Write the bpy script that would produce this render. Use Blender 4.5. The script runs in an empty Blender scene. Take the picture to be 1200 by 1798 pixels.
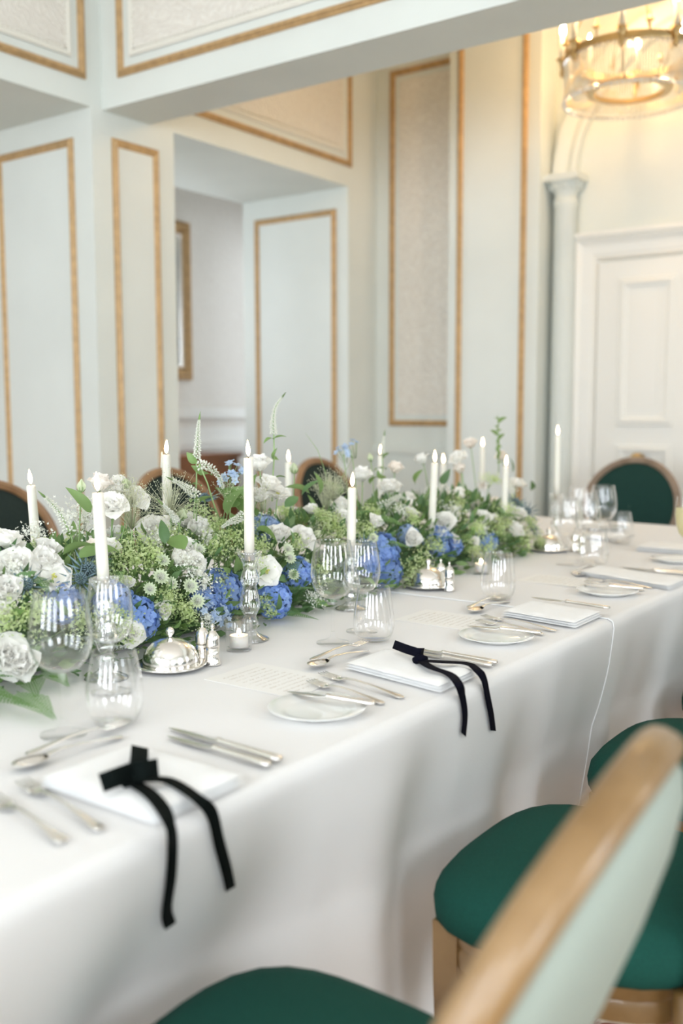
import bpy, math, random
import numpy as np
from mathutils import Vector, Matrix, Euler, Quaternion
random.seed(7); rng = np.random.default_rng(7)
PI = math.pi
S = bpy.context.scene
COL = S.collection

# ------------------------------------------------------------------ camera
FPX, YAW, PITCH, ROLL, CAMH = 1748.0, math.radians(-35.84), math.radians(5.84), math.radians(-.127), 1.25
fw = Vector((math.sin(YAW)*math.cos(PITCH), math.cos(YAW)*math.cos(PITCH), -math.sin(PITCH)))
rt0 = Vector((math.cos(YAW), -math.sin(YAW), 0)); up0 = rt0.cross(fw)
rt = rt0*math.cos(ROLL) + up0*math.sin(ROLL); up = -rt0*math.sin(ROLL) + up0*math.cos(ROLL)
CP = Vector((0, 0, CAMH))
cd = bpy.data.cameras.new('camera'); cam = bpy.data.objects.new('camera', cd); COL.objects.link(cam)
cd.sensor_fit = 'VERTICAL'; cd.sensor_height = 36; cd.lens = 35
cd.clip_start = .05
cd.dof.use_dof = True; cd.dof.focus_distance = 2.12; cd.dof.aperture_fstop = 2.0
cam.matrix_world = Matrix(((rt.x, up.x, -fw.x, CP.x), (rt.y, up.y, -fw.y, CP.y), (rt.z, up.z, -fw.z, CP.z), (0, 0, 0, 1)))
S.camera = cam
def ray(x, y): return fw + rt*((x-600)/FPX) + up*((899-y)/FPX)
def onz(x, y, z): d = ray(x, y); return CP + d*((z-CAMH)/d.z)
def onx(x, y, X): d = ray(x, y); return CP + d*(X/d.x)
def ony(x, y, Y): d = ray(x, y); return CP + d*(Y/d.y)

# ------------------------------------------------------------------ world, light, exposure
w = bpy.data.worlds.new('World'); S.world = w; w.use_nodes = True
bg = w.node_tree.nodes['Background']; bg.inputs[0].default_value = (.80, .90, 1, 1); bg.inputs[1].default_value = 1.0
S.view_settings.view_transform = 'Standard'; S.view_settings.look = 'None'
S.view_settings.exposure = 1.26; S.view_settings.gamma = 1; S.view_settings.use_curve_mapping = False
S.cycles.caustics_reflective = False; S.cycles.caustics_refractive = False
S.cycles.sample_clamp_indirect = 6; S.cycles.max_bounces = 10; S.cycles.diffuse_bounces = 6
S.cycles.transparent_max_bounces = 32; S.cycles.transmission_bounces = 10
def area(name, loc, direction, sx, sy, power, col):
    l = bpy.data.lights.new(name, 'AREA'); l.shape = 'RECTANGLE'; l.size = sx; l.size_y = sy; l.energy = power; l.color = col
    o = bpy.data.objects.new(name, l); COL.objects.link(o); o.location = loc
    o.rotation_euler = Vector(direction).to_track_quat('-Z', 'Z').to_euler(); return o
BACKW, RIGHTW, CHW = 43, 42, 12
WINB = [(-2.5, 1.25), (-.5, 1.25), (1.5, 1.25)]       # centre x, width, in the wall behind the camera
WINR = [(-1.6, 1.25), (1.2, 1.25), (4.0, 1.25)]       # centre y, width, in the right-hand wall
for i, (c, ww) in enumerate(WINB): area('daylight_and_fill', (c, -3.45, 2.0), (0, 1, -.05), ww, 2.5, BACKW, (.89, .945, 1))
for i, (c, ww) in enumerate(WINR): area('daylight_and_fill', (3.25, c, 2.0), (-1, 0, -.05), ww, 2.5, RIGHTW*(2.1, 1.4, .5)[i], (1, .93, .82) if i == 2 else (.86, .93, 1))
area('daylight_and_fill', (-4.83, 6.17, 1.75), (0, -1, -.05), .6, 1.9, 1.7, (.92, .96, 1))  # added unseen fill, brightens the back wall of the passage
area('daylight_and_fill', (-4.4, -.78, 1.75), (0, 1, -.03), 1.3, 1.9, 13.5, (.92, .96, 1))  # added fill out of view, lightens the pillar reveal
area('daylight_and_fill', (-5.27, 4.15, 1.85), (1, 0, -.03), .95, 1.7, 9, (.90, .95, 1))  # added fill hidden behind the pillar, lifts the far alcove reveal

# ------------------------------------------------------------------ materials
def mat(name, col, rough=.5, metal=0, var=0, scale=8, bump=0, bscale=60, trans=0, coat=0, sheen=0, sss=0, col2=None, spec=.5, objvar=0):
    m = bpy.data.materials.new(name); m.use_nodes = True; nt = m.node_tree; N = nt.nodes; L = nt.links
    b = N['Principled BSDF']; out = N['Material Output']
    b.inputs['Base Color'].default_value = (*col, 1); b.inputs['Roughness'].default_value = rough; b.inputs['Metallic'].default_value = metal
    b.inputs['Specular IOR Level'].default_value = spec
    if coat: b.inputs['Coat Weight'].default_value = coat
    if sheen: b.inputs['Sheen Weight'].default_value = sheen
    if sss:
        b.inputs['Subsurface Weight'].default_value = sss; b.inputs['Subsurface Radius'].default_value = (.01, .008, .005); b.inputs['Subsurface Scale'].default_value = 1
    tc = N.new('ShaderNodeTexCoord')
    csock = None
    if var or col2:
        n = N.new('ShaderNodeTexNoise'); n.inputs['Scale'].default_value = scale; n.inputs['Detail'].default_value = 4
        L.new(tc.outputs['Object'], n.inputs['Vector'])
        r = N.new('ShaderNodeValToRGB'); r.color_ramp.elements[0].position = .35; r.color_ramp.elements[1].position = .65
        c2 = col2 if col2 else tuple(min(1, c*(1+var)) for c in col)
        c1 = col if col2 else tuple(c*(1-var) for c in col)
        r.color_ramp.elements[0].color = (*c1, 1); r.color_ramp.elements[1].color = (*c2, 1)
        L.new(n.outputs['Fac'], r.inputs['Fac']); csock = r.outputs['Color']
    if objvar:
        oi = N.new('ShaderNodeObjectInfo'); hs = N.new('ShaderNodeHueSaturation')
        mr = N.new('ShaderNodeMapRange'); mr.inputs['To Min'].default_value = 1-objvar; mr.inputs['To Max'].default_value = 1+objvar
        L.new(oi.outputs['Random'], mr.inputs['Value']); L.new(mr.outputs['Result'], hs.inputs['Value'])
        if csock: L.new(csock, hs.inputs['Color'])
        else: hs.inputs['Color'].default_value = (*col, 1)
        csock = hs.outputs['Color']
    if csock: L.new(csock, b.inputs['Base Color'])
    if bump:
        n2 = N.new('ShaderNodeTexNoise'); n2.inputs['Scale'].default_value = bscale; n2.inputs['Detail'].default_value = 3
        L.new(tc.outputs['Object'], n2.inputs['Vector'])
        bp = N.new('ShaderNodeBump'); bp.inputs['Strength'].default_value = bump; bp.inputs['Distance'].default_value = .01
        L.new(n2.outputs['Fac'], bp.inputs['Height']); L.new(bp.outputs['Normal'], b.inputs['Normal'])
    if trans:
        t = N.new('ShaderNodeBsdfTranslucent'); mx = N.new('ShaderNodeMixShader'); mx.inputs[0].default_value = trans
        if csock: L.new(csock, t.inputs['Color'])
        else: t.inputs['Color'].default_value = (*col, 1)
        L.new(b.outputs[0], mx.inputs[1]); L.new(t.outputs[0], mx.inputs[2]); L.new(mx.outputs[0], out.inputs['Surface'])
    return m
def glass_thin(name, tint=(1, 1, 1), base=.05, power=3.5, top=.9):
    m = bpy.data.materials.new(name); m.use_nodes = True; nt = m.node_tree; N = nt.nodes; L = nt.links
    N.remove(N['Principled BSDF']); out = N['Material Output']
    lw = N.new('ShaderNodeLayerWeight'); lw.inputs['Blend'].default_value = .5
    p = N.new('ShaderNodeMath'); p.operation = 'POWER'; p.inputs[1].default_value = power; L.new(lw.outputs['Facing'], p.inputs[0])
    q = N.new('ShaderNodeMath'); q.operation = 'MULTIPLY_ADD'; q.inputs[1].default_value = top-base; q.inputs[2].default_value = base; L.new(p.outputs[0], q.inputs[0])
    t = N.new('ShaderNodeBsdfTransparent'); t.inputs[0].default_value = (*tint, 1)
    g = N.new('ShaderNodeBsdfGlossy'); g.inputs['Roughness'].default_value = .02; g.inputs[0].default_value = (1, 1, 1, 1)
    mx = N.new('ShaderNodeMixShader'); L.new(q.outputs[0], mx.inputs[0]); L.new(t.outputs[0], mx.inputs[1]); L.new(g.outputs[0], mx.inputs[2])
    L.new(mx.outputs[0], out.inputs['Surface']); return m
def glass_solid(name, mixf=.45):
    m = bpy.data.materials.new(name); m.use_nodes = True; nt = m.node_tree; N = nt.nodes; L = nt.links
    N.remove(N['Principled BSDF']); out = N['Material Output']
    g = N.new('ShaderNodeBsdfGlass'); g.inputs['IOR'].default_value = 1.48; g.inputs['Roughness'].default_value = .02
    t = N.new('ShaderNodeBsdfTransparent'); t.inputs[0].default_value = (.96, .98, .99, 1)
    mx = N.new('ShaderNodeMixShader'); mx.inputs[0].default_value = mixf
    L.new(g.outputs[0], mx.inputs[1]); L.new(t.outputs[0], mx.inputs[2]); L.new(mx.outputs[0], out.inputs['Surface']); return m
def emit(name, col, s):
    m = bpy.data.materials.new(name); m.use_nodes = True; nt = m.node_tree; N = nt.nodes; L = nt.links
    N.remove(N['Principled BSDF']); e = N.new('ShaderNodeEmission'); e.inputs[0].default_value = (*col, 1); e.inputs[1].default_value = s
    L.new(e.outputs[0], N['Material Output'].inputs['Surface']); return m
def embossed(name, c1, c2, sc=14, strength=.5):
    m = bpy.data.materials.new(name); m.use_nodes = True; nt = m.node_tree; N = nt.nodes; L = nt.links
    b = N['Principled BSDF']; b.inputs['Roughness'].default_value = .7
    tc = N.new('ShaderNodeTexCoord')
    n = N.new('ShaderNodeTexNoise'); n.inputs['Scale'].default_value = 6; n.inputs['Distortion'].default_value = 1.5; L.new(tc.outputs['Object'], n.inputs['Vector'])
    wv = N.new('ShaderNodeTexWave'); wv.wave_type = 'RINGS'; wv.inputs['Scale'].default_value = sc; wv.inputs['Distortion'].default_value = 14; wv.inputs['Detail'].default_value = 2; wv.inputs['Detail Scale'].default_value = 1.4
    L.new(tc.outputs['Object'], wv.inputs['Vector'])
    r = N.new('ShaderNodeValToRGB'); r.color_ramp.elements[0].color = (*c1, 1); r.color_ramp.elements[1].color = (*c2, 1)
    L.new(wv.outputs['Fac'], r.inputs['Fac']); L.new(r.outputs['Color'], b.inputs['Base Color'])
    bp = N.new('ShaderNodeBump'); bp.inputs['Strength'].default_value = strength; bp.inputs['Distance'].default_value = .006
    L.new(wv.outputs['Fac'], bp.inputs['Height']); L.new(bp.outputs['Normal'], b.inputs['Normal']); return m

M = {}
M['paint'] = mat('wall_paint', (.69, .72, .685), .55, var=.02, scale=3)
M['paint_in'] = mat('panel_paint', (.70, .73, .70), .5, var=.02, scale=3)
M['white'] = mat('white_paint', (.80, .79, .75), .45)
M['cream'] = mat('cream_paint', (.80, .78, .71), .5)
M['gold'] = mat('gilt_moulding', (.50, .325, .155), .42, metal=.2, var=.12, scale=30)
M['emboss'] = embossed('embossed_paper', (.71, .67, .61), (.78, .75, .69))
M['paper'] = embossed('alcove_paper', (.73, .69, .64), (.77, .74, .69), 9, .2)
M['ceil'] = mat('ceiling_white', (.82, .81, .78), .7)
M['floor'] = mat('oak_floor', (.42, .28, .17), .4, var=.2, scale=5)
M['cloth'] = mat('linen', (.80, .785, .775), .85, var=.012, scale=4, bump=.06, bscale=350, sheen=.15)
M['napkin'] = mat('napkin_cotton', (.90, .90, .90), .9, bump=.05, bscale=400)
M['ribbon'] = mat('black_velvet', (.0035, .006, .0055), .9, spec=.08)
M['ribbon2'] = mat('navy_velvet', (.004, .004, .010), .9, spec=.08)
M['green'] = mat('green_fabric', (.010, .066, .050), .9, var=.1, scale=300, bump=.12, bscale=500, spec=.15)
M['dgreen'] = mat('dark_green_fabric', (.014, .045, .038), .9, var=.2, scale=260, bump=.1, bscale=500, spec=.15)
M['dchar'] = mat('charcoal_green_fabric', (.022, .033, .029), .9, var=.2, scale=260, spec=.15)
M['backfab'] = mat('pale_back_fabric', (.31, .355, .31), .8, var=.03, scale=8)
M['wood'] = mat('antique_wood', (.23, .12, .055), .42, col2=(.33, .19, .095), scale=9, coat=.2)
M['giltwood'] = mat('gilded_wood', (.17, .09, .026), .36, col2=(.29, .175, .075), scale=9, coat=.3)
M['greywood'] = mat('greyed_wood', (.20, .14, .095), .5, col2=(.30, .22, .16), scale=14)
M['sidewood'] = mat('mahogany', (.25, .10, .04), .35, var=.2, scale=6, coat=.2)
M['silver'] = mat('silver', (.93, .90, .86), .16, metal=1)
M['steel'] = mat('steel_blade', (.68, .68, .67), .24, metal=1)
M['brass'] = mat('brass', (.62, .46, .24), .3, metal=.9)
M['china'] = mat('white_china', (.85, .85, .83), .12, coat=.6)
M['glass'] = glass_thin('wine_glass')
M['crystal'] = glass_thin('crystal_stem', base=.06, power=2.4, top=.7)
M['foot'] = glass_thin('glass_foot', base=.03, power=4.0, top=.5)
M['cut'] = glass_thin('cut_crystal', base=.16, power=1.5, top=.85)
M['rod'] = glass_thin('crystal_rod', base=.5, power=1.2, top=.9)
M['wax'] = mat('ivory_wax', (.80, .775, .69), .5, sss=.25)
M['waxw'] = mat('white_wax', (.9, .88, .84), .4, sss=.3)
M['wick'] = mat('wick', (.03, .02, .015), .9)
M['flame'] = emit('flame', (1, .72, .38), 9)
M['bulb'] = emit('bulb', (1, .80, .52), 18)
M['paperc'] = mat('menu_card', (.86, .845, .82), .8)
M['petal'] = mat('white_petal', (.985, .975, .94), .85, trans=.3, objvar=.03, spec=.2)
M['petalc'] = mat('cream_petal', (.98, .93, .87), .85, trans=.3, objvar=.04, spec=.2)
M['bud'] = mat('bud_green_white', (.62, .72, .42), .6, trans=.25, col2=(.85, .87, .72), scale=30)
M['hyd'] = mat('hydrangea_blue', (.20, .34, .70), .7, trans=.35, col2=(.38, .53, .85), scale=18, objvar=.15)
M['hyd2'] = mat('hydrangea_light', (.42, .54, .74), .7, trans=.35, col2=(.32, .46, .72), scale=18, objvar=.1)
M['tweed'] = mat('pale_blue_petal', (.56, .69, .88), .7, trans=.4, objvar=.08)
M['leaf'] = mat('leaf_green', (.19, .32, .10), .5, trans=.35, col2=(.30, .44, .17), scale=9, objvar=.2)
M['leafd'] = mat('leaf_dark', (.10, .20, .08), .5, trans=.3, col2=(.17, .30, .12), scale=12, objvar=.2)
M['fern'] = mat('fern_green', (.14, .28, .09), .55, trans=.35, col2=(.24, .40, .15), scale=10, objvar=.2)
M['lime'] = mat('lime_froth', (.62, .76, .34), .8, trans=.5, col2=(.78, .86, .54), scale=40, objvar=.08, spec=.1)
M['stem'] = mat('stem_green', (.30, .44, .19), .5, trans=.1, objvar=.2)
M['whitef'] = mat('tiny_white', (.92, .93, .86), .7, trans=.35, spec=.1)
M['palegreen'] = mat('pale_green_bract', (.66, .74, .52), .6, trans=.25)
M['thistle'] = mat('thistle_blue', (.16, .24, .27), .5, var=.3, scale=30)
M['wisp'] = mat('wisp_grass', (.70, .72, .52), .6, trans=.2)
M['yellow'] = mat('flower_centre', (.62, .62, .16), .6)
M['soil'] = mat('moss', (.06, .11, .045), .9)
M['lcandle'] = mat('chandelier_candle', (.9, .87, .78), .4)

# ------------------------------------------------------------------ mesh helpers
class MB:
    def __init__(s): s.v = []; s.f = []; s.mi = []; s.n = 0
    def add(s, vs, fs, mi=0):
        o = s.n
        for p in vs: s.v.append((float(p[0]), float(p[1]), float(p[2])))
        s.n += len(vs)
        for q in fs: s.f.append(tuple(i+o for i in q)); s.mi.append(mi)
        return s
    def box(s, x0, x1, y0, y1, z0, z1, mi=0):
        return s.add([(x0,y0,z0),(x1,y0,z0),(x1,y1,z0),(x0,y1,z0),(x0,y0,z1),(x1,y0,z1),(x1,y1,z1),(x0,y1,z1)],
              [(0,3,2,1),(4,5,6,7),(0,1,5,4),(1,2,6,5),(2,3,7,6),(3,0,4,7)], mi)
    def lathe(s, prof, n=20, c=(0,0,0), mi=0, cap=True):
        vs = []; fs = []
        for r, z in prof:
            for k in range(n):
                a = 2*PI*k/n; vs.append((c[0]+r*math.cos(a), c[1]+r*math.sin(a), c[2]+z))
        for i in range(len(prof)-1):
            for k in range(n): fs.append((i*n+k, i*n+(k+1)%n, (i+1)*n+(k+1)%n, (i+1)*n+k))
        if cap:
            if prof[0][0] > 1e-5: fs.append(tuple(range(n))[::-1])
            if prof[-1][0] > 1e-5: fs.append(tuple((len(prof)-1)*n+k for k in range(n)))
        return s.add(vs, fs, mi)
    def tube(s, pts, rad, n=6, mi=0, ell=None, cap=True):
        pts = [Vector(p) for p in pts]; m = len(pts)
        if not hasattr(rad, '__len__'): rad = [rad]*m
        t = (pts[1]-pts[0]).normalized(); ref = Vector((0,0,1)) if abs(t.z) < .9 else Vector((1,0,0))
        a = t.cross(ref).normalized(); vs = []; fs = []
        for i in range(m):
            t = ((pts[min(i+1,m-1)]-pts[max(i-1,0)])).normalized()
            a = (a - t*a.dot(t)).normalized(); b = t.cross(a)
            ry = rad[i]*(ell[i] if ell else 1)
            for k in range(n):
                q = 2*PI*k/n; vs.append(pts[i] + a*(rad[i]*math.cos(q)) + b*(ry*math.sin(q)))
        for i in range(m-1):
            for k in range(n): fs.append((i*n+k, i*n+(k+1)%n, (i+1)*n+(k+1)%n, (i+1)*n+k))
        if cap: fs.append(tuple(range(n))[::-1]); fs.append(tuple((m-1)*n+k for k in range(n)))
        return s.add(vs, fs, mi)
    def octa(s, c, r, d=None, l=1.0, mi=0):
        c = Vector(c); d = Vector(d).normalized() if d is not None else Vector((0,0,1))
        a = d.orthogonal().normalized(); b = d.cross(a)
        return s.add([c+a*r, c+b*r, c-a*r, c-b*r, c+d*r*l, c-d*r*l], [(0,1,4),(1,2,4),(2,3,4),(3,0,4),(1,0,5),(2,1,5),(3,2,5),(0,3,5)], mi)
    def grid(s, P, mi=0, flip=False, wrap=False):
        nu = len(P); nv = len(P[0]); vs = [p for row in P for p in row]; fs = []
        for i in range(nu-1 if not wrap else nu):
            for j in range(nv-1):
                q = (i*nv+j, ((i+1)%nu)*nv+j, ((i+1)%nu)*nv+j+1, i*nv+j+1); fs.append(q[::-1] if flip else q)
        return s.add(vs, fs, mi)
    def xf(s, mtx):
        s.v = [tuple(mtx @ Vector(p)) for p in s.v]; return s
    def data(s, name, mats, smooth=True):
        me = bpy.data.meshes.new(name); me.from_pydata(s.v, [], s.f)
        for m in (mats if isinstance(mats, (list, tuple)) else [mats]): me.materials.append(m)
        if len(me.materials) > 1: me.polygons.foreach_set('material_index', s.mi)
        me.polygons.foreach_set('use_smooth', [smooth]*len(me.polygons)); me.update(); return me
    def build(s, name, mats, parent=None, smooth=True, sharp=None):
        return link(name, s.data(name, mats, smooth), parent, sharp)
def link(name, me, parent=None, sharp=None):
    o = bpy.data.objects.new(name, me); COL.objects.link(o)
    if parent: o.parent = parent
    if sharp: me.set_sharp_from_angle(angle=math.radians(sharp))
    return o
def tag(o, label=None, cat=None, group=None, kind=None):
    if label: o['label'] = label
    if cat: o['category'] = cat
    if group: o['group'] = group
    if kind: o['kind'] = kind
    return o
def thing(name, label, cat, loc=(0,0,0), rz=0, group=None, kind=None):
    o = bpy.data.objects.new(name, None); COL.objects.link(o); o.location = loc; o.rotation_euler = (0,0,rz); o.empty_display_size = .05
    return tag(o, label, cat, group, kind)
def dup(root, loc=None, rz=None, label=None, group=None):
    def cp(o, par):
        c = o.copy(); COL.objects.link(c); c.parent = par
        for ch in o.children: cp(ch, c)
        return c
    r = cp(root, None)
    if loc is not None: r.location = loc
    if rz is not None: r.rotation_euler = (0,0,rz)
    if label: r['label'] = label
    if group: r['group'] = group
    return r
def struct(o): o['kind'] = 'structure'; return o

# ------------------------------------------------------------------ the setting
XW, YP0, YP1, YO, YE, SOF, TOP, XA = -3.6, 3.08, 3.59, 5.06, 5.37, 2.6, 3.95, -4.45
struct(MB().box(-5.3, 3.2, -3.4, 6.2, -.06, 0).build('floor', M['floor'], smooth=False))
struct(MB().box(-4.6, 3.2, -3.4, 5.6, TOP, TOP+.08).build('ceiling', M['ceil'], smooth=False))
wl = MB()
wl.box(XA, XW, -3.3, 5.5, SOF, TOP)                                   # wall above the openings
wl.box(XA, XW, YP0, YP1, 0, SOF); wl.box(XA, XW, YO, 5.5, 0, SOF); wl.box(XA, XW, -3.3, -.72, 0, SOF)
wall_left = struct(wl.build('wall_left', M['paint'], smooth=False))
XB = -5.2
wa = MB()
for y0, y1, z0, z1 in ((-.6, 3.65, 0, 3.4), (4.65, 6.3, 0, 3.4), (3.65, 4.65, 0, 1.0), (3.65, 4.65, 2.7, 3.4)): wa.box(XB-.1, XB, y0, y1, z0, z1)
wall_alc = struct(wa.build('wall_alcove', M['paper'], smooth=False))
we = MB().box(XB, -5.13, 6.1, 6.2, 0, 3.4); we.box(-4.53, XA+.1, 6.1, 6.2, 0, 3.4); we.box(-5.13, -4.53, 6.1, 6.2, 0, .8); we.box(-5.13, -4.53, 6.1, 6.2, 2.7, 3.4)
we.box(XA-.02, XA+.1, 5.5, 6.1, 0, 3.4); struct(we.build('wall_passage_end', M['paper'], smooth=False))
we = MB().box(XB, -5.05, -.72, -.6, 0, 3.4); we.box(-3.75, XW, -.72, -.6, 0, SOF); we.box(-5.05, -3.75, -.72, -.6, 0, .75); we.box(-5.05, -3.75, -.72, -.6, 2.75, SOF if False else 3.4)
struct(we.build('wall_passage_near', M['paper'], smooth=False))
struct(MB().box(XB-.1, XA, -.7, 6.2, 3.4, 3.48).build('ceiling_passage', M['ceil'], smooth=False))
BY0, BY1 = 3.145, 3.435
beam = struct(MB().box(XW, 3.0, BY0, BY1, SOF, TOP).build('ceiling_beam', M['paint'], smooth=False))
wall_end = struct(MB().box(XW, 3.0, YE, YE+.12, 0, TOP).build('wall_end', M['paint'], smooth=False))
def holed(y_or_x, wins, lo, hi, axis):
    mb = MB(); z0, z1 = .7, 3.3
    def bx(a, b, c, d):
        if axis == 'y': mb.box(a, b, y_or_x, y_or_x+.12, c, d)
        else: mb.box(y_or_x, y_or_x+.12, a, b, c, d)
    p = lo
    for c, ww in wins:
        bx(p, c-ww/2, 0, TOP); bx(c-ww/2, c+ww/2, 0, z0); bx(c-ww/2, c+ww/2, z1, TOP); p = c+ww/2
    bx(p, hi, 0, TOP); return mb
wall_back = struct(holed(-3.4, WINB, XA, 3.0, 'y').build('wall_back', M['paint'], smooth=False))
wall_right = struct(holed(3.0, WINR, -3.4, 5.5, 'x').build('wall_right', M['paint'], smooth=False))
wn = 0
for axis, wins in (('y', WINB), ('x', WINR)):
    for c, ww in wins:
        wn += 1
        root = thing('window_%d' % wn, None, None); root['kind'] = 'structure'
        def wb(a, b, z0, z1, t):
            m = MB(); 
            if axis == 'y': m.box(c+a, c+b, -3.35-t/2, -3.35+t/2, z0, z1)
            else: m.box(3.05-t/2, 3.05+t/2, c+a, c+b, z0, z1)
            return m
        h = ww/2
        fr = MB()
        for a, b, z0, z1 in ((-h, -h+.07, .7, 3.3), (h-.07, h, .7, 3.3), (-h, h, .7, .78), (-h, h, 3.22, 3.3), (-h, h, 1.97, 2.04)):
            q = wb(a, b, z0, z1, .07); fr.add(q.v, q.f)
        fr.build('window_frame', M['white'], root, False)
        for k in (-1, 1): wb(k*h/3-.012, k*h/3+.012, .78, 3.22, .03).build('glazing_bar', M['white'], root, False)
        for z in (1.37, 2.63): wb(-h+.07, h-.07, z-.012, z+.012, .03).build('glazing_bar', M['white'], root, False)
        wb(-h+.07, h-.07, .78, 3.22, .004).build('pane', M['glass'], root, False)

for ax_, c0_, a0, a1, z0, z1 in (('x', XB-.05, 3.65, 4.65, 1.0, 2.7), ('y', 6.15, -5.13, -4.53, .8, 2.7), ('y', -.66, -5.05, -3.75, .75, 2.75)):  # unseen windows, added round the passage fill lights
    wn += 1; root = thing('window_%d' % wn, None, None); root['kind'] = 'structure'
    def bar(nm, p, q, r0, r1, t, m):
        mb = MB()
        if ax_ == 'y': mb.box(p, q, c0_-t/2, c0_+t/2, r0, r1)
        else: mb.box(c0_-t/2, c0_+t/2, p, q, r0, r1)
        mb.build(nm, M[m], root, False)
    for p, q, r0, r1 in ((a0, a0+.05, z0, z1), (a1-.05, a1, z0, z1), (a0, a1, z0, z0+.06), (a0, a1, z1-.06, z1)): bar('window_frame', p, q, r0, r1, .06, 'white')
    bar('glazing_bar', a0, a1, (z0+z1)/2-.015, (z0+z1)/2+.015, .04, 'white'); bar('pane', a0+.05, a1-.05, z0+.06, z1-.06, .004, 'glass')

def moulding(c0, ax, ay, nrm, W, H, parent, name='gold_moulding', m='gold', wid=.036, dep=.02, prof=None):
    """mitred rectangular frame; c0 lower-left outer corner, ax/ay unit axes in the wall, nrm out of it"""
    c0, ax, ay, nrm = Vector(c0), Vector(ax), Vector(ay), Vector(nrm)
    prof = prof or [(0, -.002), (0, .45), (.14, .62), (.22, .5), (.3, .55), (.45, 1), (.62, .95), (.72, .55), (.8, .48), (.88, .5), (1, .3), (1, -.002)]
    P = []
    for (sx, sy) in ((0,0), (1,0), (1,1), (0,1)):
        row = []
        for t, h in prof:
            d = t*wid; row.append(c0 + ax*(d if sx == 0 else W-d) + ay*(d if sy == 0 else H-d) + nrm*(h*dep if h > 0 else -.004))
        P.append(row)
    o = MB().grid(P, wrap=True).build(name, M[m], parent, True, 35); return o
def panel(c0, ax, ay, nrm, W, H, parent, m, name='panel'):
    c0, ax, ay, nrm = Vector(c0), Vector(ax), Vector(ay), Vector(nrm)
    a = c0-nrm*.004; q = [a, a+ax*W, a+ax*W+ay*H, a+ay*H]; r = [p+nrm*.008 for p in q]
    return MB().add(q+r, [(0,3,2,1), (4,5,6,7), (0,1,5,4), (1,2,6,5), (2,3,7,6), (3,0,4,7)]).build(name, M[m], parent, False)
X_, Y_, Z_ = Vector((1,0,0)), Vector((0,1,0)), Vector((0,0,1))
def beaded(c0, ax, ay, nrm, W, H, parent):
    moulding(c0, ax, ay, nrm, W, H, parent)
    c0, ax, ay, nrm = map(Vector, (c0, ax, ay, nrm)); g = .075
    c1 = c0+ax*g+ay*g; w1, h1 = W-2*g, H-2*g
    panel(c1, ax, ay, nrm, w1, h1, parent, 'emboss', 'embossed_panel')
    moulding(c1, ax, ay, nrm, w1, h1, parent, 'bead_border', 'cream', .026, .012)
    mb = MB(); n = 0; per = [(c1+ax*.03+ay*.03, ax, w1-.06), (c1+ax*.03+ay*.03, ay, h1-.06), (c1+ax*(w1-.03)+ay*.03, ay, h1-.06)]
    for p, d, l in per:
        k = int(l/.022)
        for i in range(k): mb.octa(p+d*(i*.022)+nrm*.008, .008, nrm, .8)
    tag(mb.build('beading', M['cream'], parent), kind='stuff')
# wall panels with gold mouldings, all in the real wall planes
beaded((XW, 3.05, 2.708), -Y_, Z_, X_, 2.6, 1.0, wall_left)                   # left, over the near opening
beaded((-3.488, BY0, 2.718), X_, Z_, -Y_, 3.0, 1.0, beam)                       # on the ceiling beam
beaded((XW, 5.093, 2.716), -Y_, Z_, X_, 1.55, 1.0, wall_left)                   # left, beyond the beam
moulding((-4.29, YP0, .55), X_, Z_, -Y_, .565, 1.935, wall_left)                # reveal of the pillar
panel((-4.255, YP0, .585), X_, Z_, -Y_, .495, 1.865, wall_left, 'paint_in')
moulding((XW, 3.193, .55), Y_, Z_, X_, .288, 1.94, wall_left)                   # face of the pillar
panel((XW, 3.229, .586), Y_, Z_, X_, .216, 1.868, wall_left, 'paint_in')
moulding((-4.345, YO, .55), X_, Z_, -Y_, .655, 1.928, wall_left)                # far reveal of the alcove
panel((-4.31, YO, .585), X_, Z_, -Y_, .585, 1.858, wall_left, 'paint_in')
pl = struct(MB().box(-2.96, -2.393, 5.17, YE, 0, TOP).build('pilaster', M['paint'], smooth=False))
moulding((-2.903, 5.17, .35), X_, Z_, -Y_, .435, 3.2, pl)
panel((-2.867, 5.17, .386), X_, Z_, -Y_, .363, 3.128, pl, 'paint_in')
moulding((-3.497, YE, 1.15), X_, Z_, -Y_, .52, 2.18, wall_end)
panel((-3.43, YE, 1.22), X_, Z_, -Y_, .40, 2.04, wall_end, 'emboss', 'embossed_panel')
MB().box(XW, -2.96, YE-.03, YE, .98, 1.02).build('dado_rail', M['paint'], wall_end, False)
# blind arch, column and capital round the door
ac = Vector((-1.507, YE-.02, 2.50)); P = []
for i in range(33):
    a = PI*i/32; d = Vector((-math.cos(a), 0, math.sin(a))); P.append([ac+d*r+Vector((0, -h, 0)) for r, h in ((.741, -.02), (.741, .045), (.765, .05), (.80, .03), (.84, .05), (.875, .05), (.875, -.02))])
arch = struct(MB().grid(P).build('trim_1', M['paint'], None, True, 40))
cn = 1
for cx in (-2.30, -.714):
    cn += 1
    t = thing('trim_%d' % cn, None, None, (cx, YE-.06, 0)); t['kind'] = 'structure'
    MB().lathe([(.085, 0), (.085, .12), (.068, .15), (.064, .2), (.06, 2.36), (.066, 2.37), (.066, 2.40), (.058, 2.41)], 20).build('shaft', M['paint'], t, True, 40)
    cp = MB().lathe([(.058, 2.405), (.062, 2.43), (.08, 2.47), (.095, 2.49), (.1, 2.495)], 20); cp.box(-.105, .105, -.1, .1, 2.495, 2.53)
    for k in range(10):
        a = 2*PI*k/10; cp.octa((.08*math.cos(a), .08*math.sin(a), 2.465), .016, (math.cos(a), math.sin(a), 1), 1.4)
    cp.build('capital', M['paint'], t, True, 40)
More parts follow.
